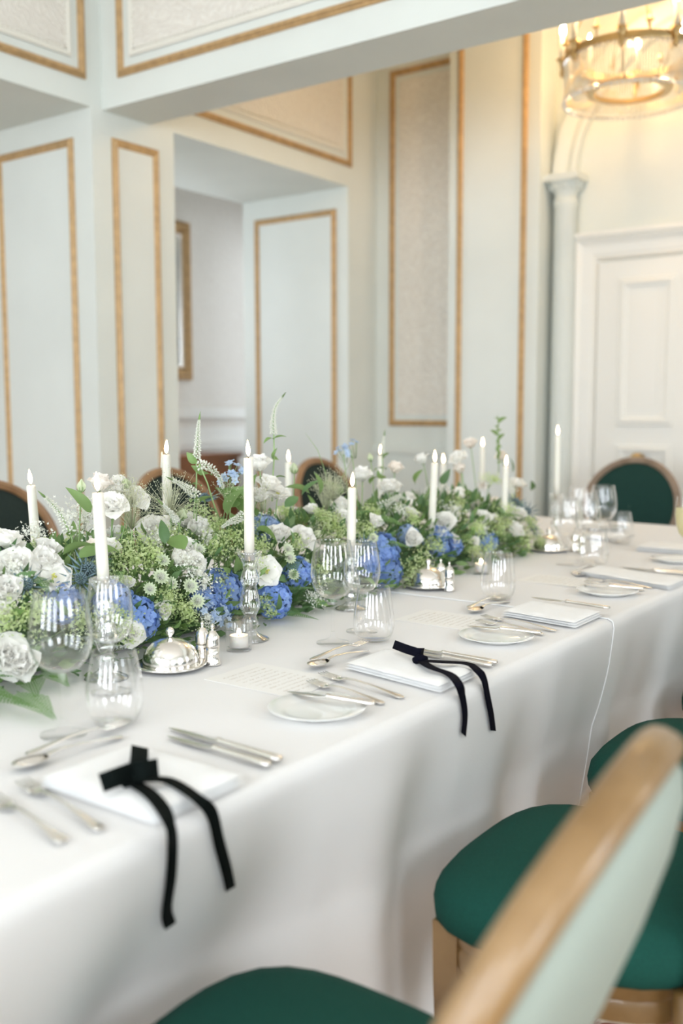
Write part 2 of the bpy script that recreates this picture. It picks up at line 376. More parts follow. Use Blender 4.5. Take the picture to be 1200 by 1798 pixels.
# double door with architrave
door = thing('door_1', None, None, (0, 0, 0)); door['kind'] = 'structure'
def arch_bar(name, prof, x0, x1, z1):
    P = []
    for (x, z, sx) in ((x0, 0, -1), (x0, z1, -1), (x1, z1, 1), (x1, 0, 1)):
        P.append([(x - sx*t if z == 0 else x - sx*t, YE-h, z if z == 0 else z1-t) for t, h in prof])
    return MB().grid(P).build(name, M['white'], door, True, 35)
arch_bar('door_frame', [(0, 0), (0, .05), (.015, .06), (.035, .045), (.05, .035), (.09, .035), (.1, .028), (.115, .03), (.135, .0)], -2.246, -.87, 2.19)
MB().box(-2.30, -.82, YE-.065, YE, 2.19, 2.215).build('cornice', M['white'], door, False)
for k, (xa, xb) in enumerate(((-2.112, -1.562), (-1.556, -1.004))):
    lf = MB().box(xa, xb, YE-.03, YE, 0, 2.05).build('door_leaf', M['white'], door, False)
    for z0, z1 in ((1.16, 1.955), (.25, 1.06)):
        moulding((xa+.12, YE-.03, z0), X_, Z_, -Y_, xb-xa-.24, z1-z0, lf, 'panel_moulding', 'white', .05, .02)
        panel((xa+.21, YE-.03, z0+.09), X_, Z_, -Y_, xb-xa-.42, z1-z0-.18, lf, 'white', 'raised_panel')
    kb = MB().lathe([(.028, 0), (.03, .006), (.012, .012), (.012, .035), (.03, .045), (.036, .06), (.028, .075), (0, .08)], 18)
    kb.xf(Matrix.Translation((-1.846 if k == 0 else -1.27, YE-.05, .985)) @ Matrix.Rotation(PI/2, 4, 'X')); kb.build('door_knob', M['brass'], lf)
# alcove: dado rails, skirting
for nm, z0, z1, d in (('dado_band', 1.02, 1.125, .012), ('dado_rail', .96, 1.02, .035), ('dado_panel', 0, .96, .008)):
    MB().box(XB, XB+d, .5 if z1 < 1 else 4.66, 6.1, z0, z1).build(nm, M['white'], wall_alc, False)
MB().box(XB, XB+.035, 4.66, 6.1, 1.195, 1.27).build('dado_rail', M['white'], wall_alc, False)
struct(MB().box(XW, XW+.02, YO, YE, 0, .18).build('baseboard_left', M['white'], smooth=False))
struct(MB().box(XW, -2.96, YE-.02, YE, 0, .18).build('baseboard_end', M['white'], smooth=False))

# picture in the alcove
pic = thing('picture_frame', 'gilt framed picture hanging on the pale wall behind the pillar', 'picture', (XB, 5.31, 1.47))
moulding((0, 0, 0), -Y_, Z_, X_, .62, 1.12, pic, 'frame', 'gold', .085, .06)
MB().box(.0, .012, -.54, -.08, .08, 1.04).build('canvas', mat('canvas', (.30, .34, .36), .5, col2=(.55, .55, .5), scale=5), pic, False)
moulding((0, -.08, .08), -Y_, Z_, X_, .46, .96, pic, 'inner_slip', 'silver', .03, .03)
# sideboard in the alcove
sb = thing('sideboard', 'dark brown wooden side cabinet under the picture in the alcove', 'cabinet', (-4.92, 4.86, 0))
MB().box(-.23, .21, -.42, .42, .1, .925).build('body', M['sidewood'], sb, False)
MB().box(-.245, .23, -.44, .44, .925, .955).build('top', M['sidewood'], sb, False)
for s in (-1, 1):
    d = MB().box(.21, .225, min(s*.01, s*.4), max(s*.01, s*.4), .14, .86).build('door', M['sidewood'], sb, False)
    MB().lathe([(.008, 0), (.008, .01), (.014, .02), (0, .028)], 10).xf(Matrix.Translation((.225, s*.05, .55)) @ Matrix.Rotation(PI/2, 4, 'Y')).build('knob', M['brass'], d)
    for q in (-.2, .18): MB().box(q-.02, q+.02, s*.38-.02, s*.38+.02, 0, .1).build('leg', M['sidewood'], sb, False)

# ------------------------------------------------------------------ rug
m = bpy.data.materials.new('rug_pattern'); m.use_nodes = True; nt = m.node_tree; N = nt.nodes; L = nt.links
b = N['Principled BSDF']; b.inputs['Roughness'].default_value = .95
tc = N.new('ShaderNodeTexCoord'); vo = N.new('ShaderNodeTexVoronoi'); vo.inputs['Scale'].default_value = 7; vo.feature = 'DISTANCE_TO_EDGE'
nz = N.new('ShaderNodeTexNoise'); nz.inputs['Scale'].default_value = 9; nz.inputs['Distortion'].default_value = 2
L.new(tc.outputs['Object'], vo.inputs['Vector']); L.new(tc.outputs['Object'], nz.inputs['Vector'])
r1 = N.new('ShaderNodeValToRGB'); e = r1.color_ramp.elements; e[0].color = (.72, .64, .52, 1); e[0].position = .45; e[1].color = (.25, .07, .035, 1); e[1].position = .53
x = e.new(.62); x.color = (.45, .28, .16, 1)
L.new(nz.outputs['Fac'], r1.inputs['Fac']); L.new(r1.outputs['Color'], b.inputs['Base Color']); M['rug'] = m
tag(MB().box(-3.2, 1.2, -1.5, 5.0, 0, .012).build('rug', M['rug'], smooth=False), 'large cream and russet patterned rug under the dining table', 'rug')

# ------------------------------------------------------------------ table and cloths
TX0, TX1, TY0, TY1, TZ = -2.455, -.845, -.9, 4.30, .75
tb = thing('banquet_table', 'long banquet table hidden under white tablecloths', 'table', (0, 0, 0))
MB().box(TX0+.03, TX1-.03, TY0+.03, TY1-.03, TZ-.05, TZ-.012).build('tabletop', M['wood'], tb, False)
for x in (TX0+.12, TX1-.12):
    for y in (TY0+.2, 1.7, TY1-.2): MB().lathe([(.03, .012), (.035, .3), (.035, TZ-.05)], 10, (x, y, 0)).build('leg', M['wood'], tb)
def foldf(y, s, sd):
    """horizontal fold pattern along y; s = 0 at the table edge, 1 at the floor"""
    v = 0
    for k, (fq, am, ph, sh) in enumerate(((11.5, .9, .3, .9), (19.7, .6, 1.9, -1.3), (31.1, .32, 4.0, 2.2), (4.1, .7, 2.2, .5))):
        v += am*math.sin(fq*y + ph + sd*1.7 + sh*s*1.5)
    return v/2.2
def dent(y, s): return .05*math.exp(-((y-.80)/.30)**4)*math.exp(-((s-.45)/.20)**2)
def cloth_x(y, z):
    s = max(0, (TZ-z)/(TZ-.02))**(1/1.15); return (TX1+.004+(.005+.048*s**.9)*foldf(y, s, 0)*min(1, s*5)-.035*min(1, s*2.5)**2-dent(y, s))
def cloth(name, y0, y1, dz, e0, e1, label, cap0=False, cap1=False):
    mb = MB(); n = int((y1-y0)/.014); R = .018; out = .004+dz
    cs = [(-1, s) for s in np.linspace(1, 0, 30)] + [(0, t) for t in np.linspace(0, 1, 30)] + [(1, s) for s in np.linspace(0, 1, 44)]
    rows = []
    for i in range(n+1):
        t = i/n; row = []
        for side, s in cs:
            if side == 0:
                x = TX0+R + (TX1-TX0-2*R)*s; y = y0+(y1-y0)*t
                z = TZ+dz + .0012*math.sin(7*y+3*x)*math.sin(9*x-2*y)
                row.append((x, y, z if 0 < s < 1 else TZ+dz))
            else:
                drop = s**1.15*(TZ-.02); ya = y0+(y1-y0)*t
                k0 = e0*drop; k1 = e1*drop; y = ya + k0*(1-t)+k1*t
                if drop < R: a = drop/R*PI/2; o = R*(1-math.sin(PI/2-a)); xo = -R+R*math.sin(a); zz = -R*(1-math.cos(a))
                else: xo = 0; zz = -drop
                amp = .005+.048*s**.9
                f = foldf(y if side > 0 else y+3.3, s, 0 if side > 0 else 2)
                xo += amp*f*min(1, s*5) - .035*min(1, s*2.5)**2 - (dent(y, s) if side > 0 else 0)
                xb = (TX1+out+xo) if side > 0 else (TX0-out-xo)
                row.append((xb, y, TZ+dz+zz))
        rows.append(row)
    mb.grid(rows)
    hem = rows[0][30:]
    for on, t, sg in ((cap0, 0, -1), (cap1, n, 1)):
        if on:
            G = []
            edge = [p for p, (sd, s) in zip(rows[t], cs) if sd == 0]
            for p in edge:
                G.append([(p[0], p[1]+sg*(.02*min(1, q*6)+.02*q*math.sin(12*p[0])), p[2]-q*(TZ-.02)) for q in np.linspace(0, 1, 14)])
            mb.grid(G)
    o = tag(mb.build(name, M['cloth']), label, 'tablecloth')
    if dz > 0: MB().tube(hem, .0016, 6).build('hem', M['napkin'], o)
    return o
cloth('tablecloth', TY0, 2.36, 0, 0, 0, 'white linen tablecloth under the settings with black ribbon bows', cap0=True)
cloth('tablecloth', 2.275, TY1, .0022, -.22, 0, 'white linen tablecloth on the table half towards the double door', cap1=True)

# ------------------------------------------------------------------ chairs
def outline(t, hw_f, hw_b, d0, d1, p=4.0):
    c, s = math.cos(t), math.sin(t)
    k = (abs(c)**p+abs(s)**p)**(-1/p); x = c*k; y = s*k
    hw = hw_f if x < 0 else hw_f+(hw_b-hw_f)*min(1, x)
    hw = hw_f + (hw_b-hw_f)*(x+1)/2
    return (x*(d1-d0)/2+(d0+d1)/2, y*hw)
def rings(R, n, fn):
    P = []
    for k in range(n):
        t = 2*PI*k/n; P.append([fn(t, *r) for r in R])
    return MB().grid(P, wrap=True)
def make_chair(frame, backm, front='green', LEAN=math.radians(13), zc=.75, curve=.6):
    c = thing('dining_chair', 'x', 'chair')
    # seat: domed cushion on a rail
    R = [(.85, .424), (.95, .423), (.99, .432), (1.0, .452), (.985, .472), (.93, .490), (.8, .503), (.55, .511), (.3, .514), (.02, .515)]
    def fs(t, sc, z):
        x, y = outline(t, .265, .22, -.235, .225, 3.2); return (x*sc, y*sc, z)
    rings(R, 40, fs).build('seat', M[front], c)
    P = [(.86, .36), (.90, .363), (.905, .385), (.89, .395), (.905, .405), (.91, .428), (.8, .43)]
    rings(P, 40, fs).build('seat_rail', frame, c, True, 40)
    for s in (-1, 1):
        lg = MB(); lx, ly = -.172, s*.188
        for z0, z1, w0, w1 in ((0, .33, .012, .021), (.33, .43, .021, .022)):
            lg.add([(lx-w0, ly-w0, z0), (lx+w0, ly-w0, z0), (lx+w0, ly+w0, z0), (lx-w0, ly+w0, z0), (lx-w1, ly-w1, z1), (lx+w1, ly-w1, z1), (lx+w1, ly+w1, z1), (lx-w1, ly+w1, z1)], [(0,3,2,1), (4,5,6,7), (0,1,5,4), (1,2,6,5), (2,3,7,6), (3,0,4,7)])
        lg.build('leg', frame, c, True, 40)
        q = [(.20, s*.175, .43), (.205, s*.178, .3), (.225, s*.182, .15), (.26, s*.186, .007)]
        MB().tube(q, [.024, .023, .02, .017], 8).build('leg', frame, c)
        q = [(.205, s*.17, .40), (.218, s*.155, .47), (.234, s*.13, .535), (.25, s*.115, .58)]
        MB().tube(q, [.022, .02, .019, .02], 8).build('back_post', frame, c)
    # oval back in a plane leaning away from the seat
    O = Vector((.285, 0, zc)); U = Vector((math.sin(LEAN), 0, math.cos(LEAN))); Nn = Vector((math.cos(LEAN), 0, -math.sin(LEAN))); A, B = .21, .21
    def ov(t, dr, dn): return O + Y_*((A+dr)*math.cos(t)) + U*((B+dr+.008)*math.sin(t)) + Nn*(dn-curve*((A+dr)*math.cos(t))**2)
    prof = [(.006, -.012), (.010, -.020), (.016, -.018), (.020, -.023), (.028, -.024), (.036, -.018), (.040, -.008), (.040, .006), (.036, .015), (.028, .018), (.018, .014), (.006, .010)]
    prof.append(prof[0])
    rings(prof, 56, ov).build('back_frame', frame, c, True, 50)
    rings([(.012, -.008), (-.008, -.022), (-.04, -.034), (-.1, -.044), (-.2095, -.048)], 48, ov).build('back_cushion', M[front], c)
    rings([(.02, .010), (.012, .024), (-.01, .036), (-.06, .046), (-.13, .052), (-.2095, .054)], 48, ov).build('back_panel', backm, c)
    return c
cA = make_chair(M['giltwood'], M['backfab'], LEAN=.385, zc=.715, curve=.28)
near = 'dining chairs along the near side of the table'
cA.location = (-.642, .79, .012); cA.rotation_euler = (0, 0, math.radians(5.5)); cA['label'] = 'gilded oval back dining chair showing its pale green rear panel'; cA['group'] = near
lab = ['green seated dining chair pulled up beside the pale backed chair', 'green seated dining chair at the bare napkin setting, second from the pale backed chair',
       'green seated dining chair at the cloth seam, third from the pale backed chair']
for (y, l) in zip((1.52, 2.17, 2.83), lab): dup(cA, (-.575, y, .012), 0, l, near)
cF = make_chair(M['wood'], M['backfab'], 'dchar')
far = 'dining chairs on the wall side of the table'
cF.location = (-2.70, 2.07, .012); cF.rotation_euler = (0, 0, PI); cF['group'] = far
cF['label'] = 'brown oval back dining chair in front of the gold framed reveal panel'
dup(cF, (-2.71, 2.94, .012), PI, 'brown oval back dining chair in front of the wall pillar', far)
dup(cF, (-2.70, 3.97, .012), PI, 'brown oval back dining chair in front of the far alcove reveal', far)
ch = make_chair(M['greywood'], M['backfab'], 'dgreen'); ch.location = (-1.715, 4.57, .012); ch.rotation_euler = (0, 0, PI/2)
ch['label'] = 'dark green oval back chair at the head of the table by the white door'

# ------------------------------------------------------------------ tableware makers
GZ = TZ+.0035
def wine_glass(h, rb, label, loc, group):
    """bowl on a stem and foot; rb = widest bowl radius"""
    t = thing('wine_glass', label, 'glass', loc, 0, group)
    hs = h*.44; bh = h-hs
    pf = [(0, .004), (.036, .003), (.037, .0015), (.036, 0), (0, 0)]
    MB().lathe([(.0365, .0), (.037, .0015), (.034, .004), (.015, .008), (.006, .014), (.0042, .025)], 32).build('foot', M['foot'], t)
    MB().lathe([(.0042, .024), (.0036, .04), (.0036, hs-.02), (.005, hs-.006), (.008, hs+.001)], 14, cap=False).build('stem', M['crystal'], t)
    k = rb
    o = [(.002, 0), (.35, .012), (.62, .06), (.83, .16), (.96, .29), (1.0, .42), (.97, .60), (.90, .78), (.82, .93), (.79, 1.0)]
    pr = [(k*r, hs+bh*z) for r, z in o]; inn = [(max(.001, k*r-.0011), hs+bh*z+(.002 if z < .05 else 0)) for r, z in o][::-1]
    MB().lathe(pr+[(k*.79-.0005, hs+bh+.0006)]+inn, 40, cap=False).build('bowl', M['glass'], t)
    return t
def tumbler(h, rb, label, loc, group):
    t = thing('stemless_glass', label, 'glass', loc, 0, group)
    o = [(.55, 0), (.72, .03), (.88, .12), (.98, .25), (1.0, .35), (.97, .5), (.90, .68), (.82, .85), (.75, 1.0)]
    pr = [(.0, 0)]+[(rb*r, h*z) for r, z in o]; inn = [(rb*r-.0012, h*z+(.006 if z < .1 else 0)) for r, z in o][::-1]+[(0, .007)]
    MB().lathe(pr+[(rb*.75-.0006, h+.0008)]+inn, 40, cap=False).build('bowl', M['glass'], t)
    MB().lathe([(0, .0005), (rb*.53, .0006), (rb*.66, .004), (rb*.5, .006), (0, .0065)], 32).build('base', M['foot'], t)
    return t
def flame_on(parent, x, y, z, h=.026, lean=0):
    prof = [(0, 0), (.0026, .08), (.0048, .25), (.0051, .40), (.0038, .64), (.0016, .86), (0, 1)]
    f = MB().lathe([(r, q*h) for r, q in prof], 12); f.xf(Matrix.Translation((x, y, z)) @ Matrix.Rotation(lean, 4, 'Y')); f.build('flame', M['flame'], parent)
def candle(base, h, label, group, lean=(0, 0), drip=False, r=.0112):
    """taper candle standing with its foot at base"""
    t = thing('taper_candle', label, 'candle', base, 0, group)
    t.rotation_euler = (lean[1], lean[0], 0)
    n = 20; P = []
    for k in range(n):
        a = 2*PI*k/n; row = [(0, 0, 0)]
        for z, rr in ((0, .95), (.25, 1), (.6, .98), (.9, .95), (.97, .94), (1.0, .86), (.995, .5), (.985, .0)):
            q = r*rr*(1+(.14*math.sin(3*a+9*z)*math.sin(17*z+k) if drip and .3 < z < .98 else 0)); row.append((q*math.cos(a), q*math.sin(a), h*z))
        P.append(row)
    MB().grid(P, wrap=True).build('wax', M['wax'], t)
    if drip:
        for i in range(5):
            a = random.uniform(0, 6.28); z = random.uniform(.4, .85)*h; l = random.uniform(.02, .06)
            MB().tube([(r*math.cos(a), r*math.sin(a), z+l), (r*1.06*math.cos(a), r*1.06*math.sin(a), z+l*.5), (r*1.08*math.cos(a), r*1.08*math.sin(a), z)], [.001, .0025, .0035], 8).build('drip', M['wax'], t)
    MB().tube([(0, 0, h-.002), (0, 0, h+.004), (.0015, 0, h+.009)], .0008, 5).build('wick', M['wick'], t)
    flame_on(t, .0005, 0, h+.003, .036, random.uniform(-.08, .08)); return t
def candlestick(base, h, label, group):
    t = thing('glass_candlestick', label, 'candlestick', base, 0, group)
    pr = [(.041, 0), (.042, .012), (.038, .02), (.036, .028), (.024, .055), (.016, .085), (.0135, .12), (.018, .17), (.0165, .22), (.013, .27), (.0165, .31), (.0215, .36), (.0225, .42), (.0195, .50), (.0165, .56), (.0145, .61), (.0185, .65), (.019, .70), (.0165, .75), (.0135, .80), (.015, .86), (.022, .93), (.0275, .97), (.028, 1.0), (.024, 1.0), (.0125, .965), (.0118, .90), (0, .90)]
    n = 24; P = []
    for k in range(n):
        a = 2*PI*k/n
        P.append([(r*(1+(.06*math.cos(8*a) if .1 < z < .95 else 0))*math.cos(a), r*(1+(.06*math.cos(8*a) if .1 < z < .95 else 0))*math.sin(a), z*h) for r, z in [(0, 0)]+pr])
    MB().grid(P, wrap=True).build('stick', M['cut'], t); return t
def cloche(loc, label, group):
    t = thing('butter_dish', label, 'dish', loc, 0, group)
    MB().lathe([(0, .0), (.05, .0), (.058, .004), (.066, .006), (.07, .009), (.068, .011), (.055, .009), (0, .008)], 36).build('saucer', M['silver'], t)
    d = MB().lathe([(.054, .009), (.0545, .016), (.052, .028), (.045, .041), (.034, .051), (.02, .057), (.008, .059), (.0045, .061)], 36, cap=False).build('lid', M['silver'], t)
    MB().lathe([(.0045, .059), (.0038, .064), (.0075, .068), (.0085, .073), (.0065, .078), (.003, .081), (0, .0815)], 16).build('knob', M['silver'], d); return t
def shaker(loc, label, group):
    t = thing('pepper_shaker' if 'pepper' in label else 'salt_shaker', label, 'shaker', loc, 0, group)
    MB().lathe([(0, 0), (.0165, 0), (.017, .003), (.0145, .008), (.0125, .02), (.0135, .036)], 22).build('body', M['silver'], t)
    MB().lathe([(.0142, .036), (.0148, .039), (.0138, .042), (.0138, .05), (.0118, .06), (.006, .067), (.0025, .069), (.0028, .072), (.0038, .076), (.0022, .08), (0, .081)], 22).build('cap', M['silver'], t); return t
def votive(loc, label, group):
    t = thing('votive_holder', label, 'candle holder', loc, 0, group)
    MB().lathe([(0, 0), (.027, 0), (.0275, .004), (.031, .066), (.0305, .0665), (.0295, .066), (.026, .008), (0, .007)], 28).build('glass_cup', M['glass'], t)
    v = thing('tealight', 'lit tealight in ' + label, 'candle', (loc[0], loc[1], loc[2]+.0075), 0, 'lit tealights')
    MB().lathe([(0, 0), (.0195, 0), (.0195, .024), (.019, .024), (.0188, .022), (0, .0215)], 24).build('wax', M['waxw'], v)
    MB().tube([(0, 0, .021), (0, 0, .028)], .0007, 5).build('wick', M['wick'], v); flame_on(v, 0, 0, .025, .014)
    return t
def loft(secs, n=12):
    """sections (x, half width y, half height z, z centre) along x, elliptic"""
    P = []
    for k in range(n):
        a = 2*PI*k/n; P.append([(x, w*math.cos(a), zc+h*math.sin(a)) for x, w, h, zc in secs])
    m = MB().grid(P, wrap=True); return m
def place(t, a, b):
    """lay a utensil (built along +x, handle end at x = length) from point a (tip) to b (handle end)"""
    d = Vector((b[0]-a[0], b[1]-a[1], 0)); t.location = (a[0], a[1], a[2] if len(a) > 2 else GZ); t.rotation_euler = (0, 0, math.atan2(d.y, d.x)); return t
def knife(l, label, group, fish=False):
    t = thing('butter_knife' if l < .18 else ('fish_knife' if fish else 'table_knife'), label, 'knife', (0, 0, 0), 0, group)
    s = l*.5; w = .016 if fish else .0095
    loft([(0, .0008, .0004, .0012), (s*.12, w*.5, .0006, .0014), (s*.45, w*.95, .0009, .0016), (s*.8, w*.8, .0012, .0022), (s*.93, .004, .002, .004)], 10).build('blade', M['steel'], t)
    loft([(s*.9, .0015, .0012, .004), (s*.92, .0055, .0045, .0045), (s*.96, .0055, .0045, .0045), (s, .0045, .0035, .0045), (l*.75, .0058, .0042, .0045), (l*.93, .0078, .0045, .0046), (l*.985, .0075, .004, .0045), (l, .002, .001, .0045)], 12).build('handle', M['silver'], t); return t
def fork(l, label, group):
    t = thing('dinner_fork' if l > .19 else 'dessert_fork', label, 'fork', (0, 0, 0), 0, group); h = l*.33
    hd = loft([(h*.52, .009, .0012, .0035), (h*.62, .0115, .0014, .0028), (h*.8, .0095, .0015, .0035), (h*.95, .004, .0018, .007), (l*.42, .0026, .0017, .009)], 12)
    for k in range(4):
        y = (k-1.5)*.0062; hd.tube([(0, y*.95, .0065), (h*.2, y, .0045), (h*.55, y, .0035), (h*.62, y, .0033)], [.0006, .0012, .0015, .0015], 6)
    hd.build('head', M['silver'], t)
    loft([(l*.41, .0027, .0017, .009), (l*.6, .003, .0016, .0085), (l*.82, .0058, .0015, .005), (l*.95, .0085, .0015, .0025), (l*.99, .006, .0012, .002), (l, .001, .0006, .002)], 12).build('handle', M['silver'], t); return t
def spoon(l, label, group):
    t = thing('dessert_spoon', label, 'spoon', (0, 0, 0), 0, group); h = l*.30; P = []
    bw = MB(); n = 20
    for k in range(n):
        a = 2*PI*k/n; P.append([(h/2+h/2*r*math.cos(a), .0175*r*math.sin(a)*(1+.1*math.cos(a)*-1), z) for r, z in ((0, .0012), (.4, .0022), (.75, .0055), (1, .0095), (1.0, .0085), (.7, .0035), (.35, .0005), (0, 0))])
    bw.grid(P, wrap=True).build('bowl', M['silver'], t)
    loft([(h*.93, .005, .0014, .0092), (l*.4, .0026, .0017, .012), (l*.6, .003, .0016, .010), (l*.85, .006, .0015, .005), (l*.96, .008, .0014, .0025), (l, .001, .0006, .002)], 12).build('handle', M['silver'], t); return t
def plate(loc, label, group, r=.082):
    t = thing('side_plate', label, 'plate', loc, 0, group)
    k = r/.082
    MB().lathe([(0, .003), (.045*k, .003), (.046*k, 0), (.05*k, 0), (.053*k, .004), (.081*k, .0115), (.082*k, .013), (.081*k, .0135), (.056*k, .0065), (.05*k, .0055), (0, .0055)], 44).build('dish', M['china'], t)
    return t
def napkin(x0, x1, y0, y1, label, group, th=.014, skew=0, layers=3):
    t = thing('napkin', label, 'napkin', ((x0+x1)/2, (y0+y1)/2, GZ), 0, group)
    for L_ in range(layers):
        z0 = L_*th/layers; z1 = (L_+1)*th/layers+.0004; ins = .004*L_; P = []
        hx, hy = (x1-x0)/2-ins*.5, (y1-y0)/2-ins*.3; nx, ny = 20, 10; top = []; bot = []
        for i in range(nx+1):
            ra = []; rb = []
            for j in range(ny+1):
                u = i/nx*2-1; v = j/ny*2-1; x = u*hx; y = v*hy+skew*u
                edge = min(1, (1-abs(v))*7)**.5*min(1, (1-abs(u))*14)**.5
                zz = .0016*math.sin(9*u+3*v+L_)*math.sin(3*v+1+u*2)
                ra.append((x, y, (z0+z1)/2+(z1-z0)/2*edge+zz*(L_+1)/layers*edge)); rb.append((x, y, (z0+z1)/2-(z1-z0)/2*edge))
            top.append(ra); bot.append(rb)
        mb = MB().grid(top); mb.grid(bot, flip=True); mb.build('fold', M['napkin'], t)
    return t
def strip(pts, width, wdir, mb, point=True):
    """ribbon along pts; wdir = width direction per point or one vector"""
    V = [Vector(p) for p in pts]; out = []
    # catmull-rom resample
    Q = []
    for i in range(len(V)-1):
        p0, p1, p2, p3 = V[max(i-1, 0)], V[i], V[i+1], V[min(i+2, len(V)-1)]
        for k in range(8):
            s = k/8; Q.append((.5*((2*p1)+(-p0+p2)*s+(2*p0-5*p1+4*p2-p3)*s*s+(-p0+3*p1-3*p2+p3)*s**3), i+s))
    Q.append((V[-1], len(V)-1)); rowsA = []
    for q, u in Q:
        i = min(int(u), len(V)-1)
        wd = Vector(wdir[i]).lerp(Vector(wdir[min(i+1, len(V)-1)]), u-i) if isinstance(wdir, list) else Vector(wdir)
        wd.normalize(); rowsA.append((q, wd))
    top = []
    for k, (q, wd) in enumerate(rowsA):
        t = (rowsA[min(k+1, len(rowsA)-1)][0]-rowsA[max(k-1, 0)][0]).normalized(); nn = t.cross(wd).normalized()*.0006
        top.append([q-wd*width/2+nn, q+wd*width/2+nn, q+wd*width/2-nn, q-wd*width/2-nn, q-wd*width/2+nn])
    # pointed swallow end
    if point: top[-1][1] = Vector(top[-1][1])+(rowsA[-1][0]-rowsA[-2][0]).normalized()*width*.7; top[-1][2] = Vector(top[-1][1])
    mb.grid(top)

# ------------------------------------------------------------------ table setting
sets = [.90, 1.57, 2.215, 2.87]
wh = ['the nearer ribbon bow setting', 'the ribbon bow setting by the bare napkins', 'the setting beside the fish knife', 'the setting next to the champagne flute']
wh = ['beside the napkin with the square ended black bow', 'beside the napkin with the long tailed dark bow', 'beside the napkin under the fish knife', 'beside the creased napkin near the champagne glass']
g_plate = 'side plates along the table edge'
for i, y in enumerate(sets):
    pc = (-.975, y-.29, TZ+(.0022 if y > 2.6 else 0)+.0005)
    if i > 0: plate(pc, 'white side plate ' + wh[i], g_plate)
    if i > 0: place(knife(.172, 'butter knife on the plate ' + wh[i], 'butter knives on side plates'), (-1.062, y-.262, TZ+.015), (-.90, y-.243)).rotation_euler.x = 0
    z = TZ+.003
    place(fork(.21, 'silver dinner fork nearest the napkin, ' + wh[i], 'dinner forks'), (-1.105, y-.105, z), (-.87, y-.15))
    place(fork(.185, 'smaller silver fork by the side plate, ' + wh[i], 'small forks'), (-1.09, y-.16, z), (-.895, y-.195))
    place(fork(.19, 'silver dessert fork above the napkin, ' + wh[i], 'dessert forks'), (-1.175, y+.148, z+.004), (-1.18, y-.07))
    place(spoon(.19, 'silver dessert spoon above the napkin, ' + wh[i], 'dessert spoons'), (-1.15, y-.085, z), (-1.142, y+.07))
    if i != 2:
        place(knife(.24, 'silver table knife on the outer side, ' + wh[i], 'table knives'), (-1.112, y+.175, z), (-.875, y+.16))
        place(knife(.215, 'slimmer silver knife nearest the napkin, ' + wh[i], 'slim knives'), (-1.085, y+.145, z), (-.885, y+.135))
    else:
        place(knife(.225, 'silver fish knife with broad blade lying across a bare napkin', 'fish knives', True), (-1.08, y+.11, TZ+.021), (-.858, y+.075))
napkin(-1.075, -.855, .80, .965, 'folded white napkin under the square ended black bow', 'folded napkins', .016)
napkin(-1.095, -.86, 1.505, 1.645, 'folded white napkin under the long tailed dark bow', 'folded napkins', .015, -.02)
napkin(-1.075, -.872, 2.13, 2.295, 'folded white napkin under the broad bladed fish knife', 'folded napkins', .016, -.015)
napkin(-1.16, -.85, 2.77, 2.93, 'creased white napkin beside the stacked wine glasses', 'folded napkins', .014, -.05)
# menu cards
mp = bpy.data.materials.new('menu_print'); mp.use_nodes = True; nt = mp.node_tree; N = nt.nodes; L = nt.links; b = N['Principled BSDF']; b.inputs['Roughness'].default_value = .8
tc = N.new('ShaderNodeTexCoord'); sp = N.new('ShaderNodeSeparateXYZ'); L.new(tc.outputs['Object'], sp.inputs[0])
def mth(op, a, bb):
    n = N.new('ShaderNodeMath'); n.operation = op
    for i, q in enumerate((a, bb)):
        if isinstance(q, (int, float)): n.inputs[i].default_value = q
        elif q is not None: L.new(q, n.inputs[i])
    return n.outputs[0]
line = mth('LESS_THAN', mth('FRACT', mth('MULTIPLY', sp.outputs['X'], 62.0), None), .30)
nz = N.new('ShaderNodeTexNoise'); nz.inputs['Scale'].default_value = 260; L.new(tc.outputs['Object'], nz.inputs['Vector'])
ink = mth('GREATER_THAN', nz.outputs['Fac'], .50)
inx = mth('LESS_THAN', mth('ABSOLUTE', sp.outputs['X'], None), .085); iny = mth('LESS_THAN', mth('ABSOLUTE', sp.outputs['Y'], None), .052)
allm = mth('MULTIPLY', mth('MULTIPLY', line, ink), mth('MULTIPLY', inx, iny))
mx = N.new('ShaderNodeMix'); mx.data_type = 'RGBA'; mx.inputs['A'].default_value = (.86, .845, .82, 1); mx.inputs['B'].default_value = (.66, .62, .57, 1)
L.new(allm, mx.inputs['Factor']); L.new(mx.outputs['Result'], b.inputs['Base Color']); M['menu'] = mp
for k, (y, nb) in enumerate(((1.395, 'between the side plate and the tealight'), (2.045, 'between the stemless glass and the second side plate'), (2.70, 'behind the side plate near the champagne glass'))):
    mc = thing('menu_card', 'cream printed menu card lying ' + nb, 'menu card', (-1.165, y, TZ+.0012+(.0022 if y > 2.3 else 0)), 0, 'menu cards')
    MB().box(-.105, .105, -.075, .075, 0, .0008).build('card', M['menu'], mc, False)

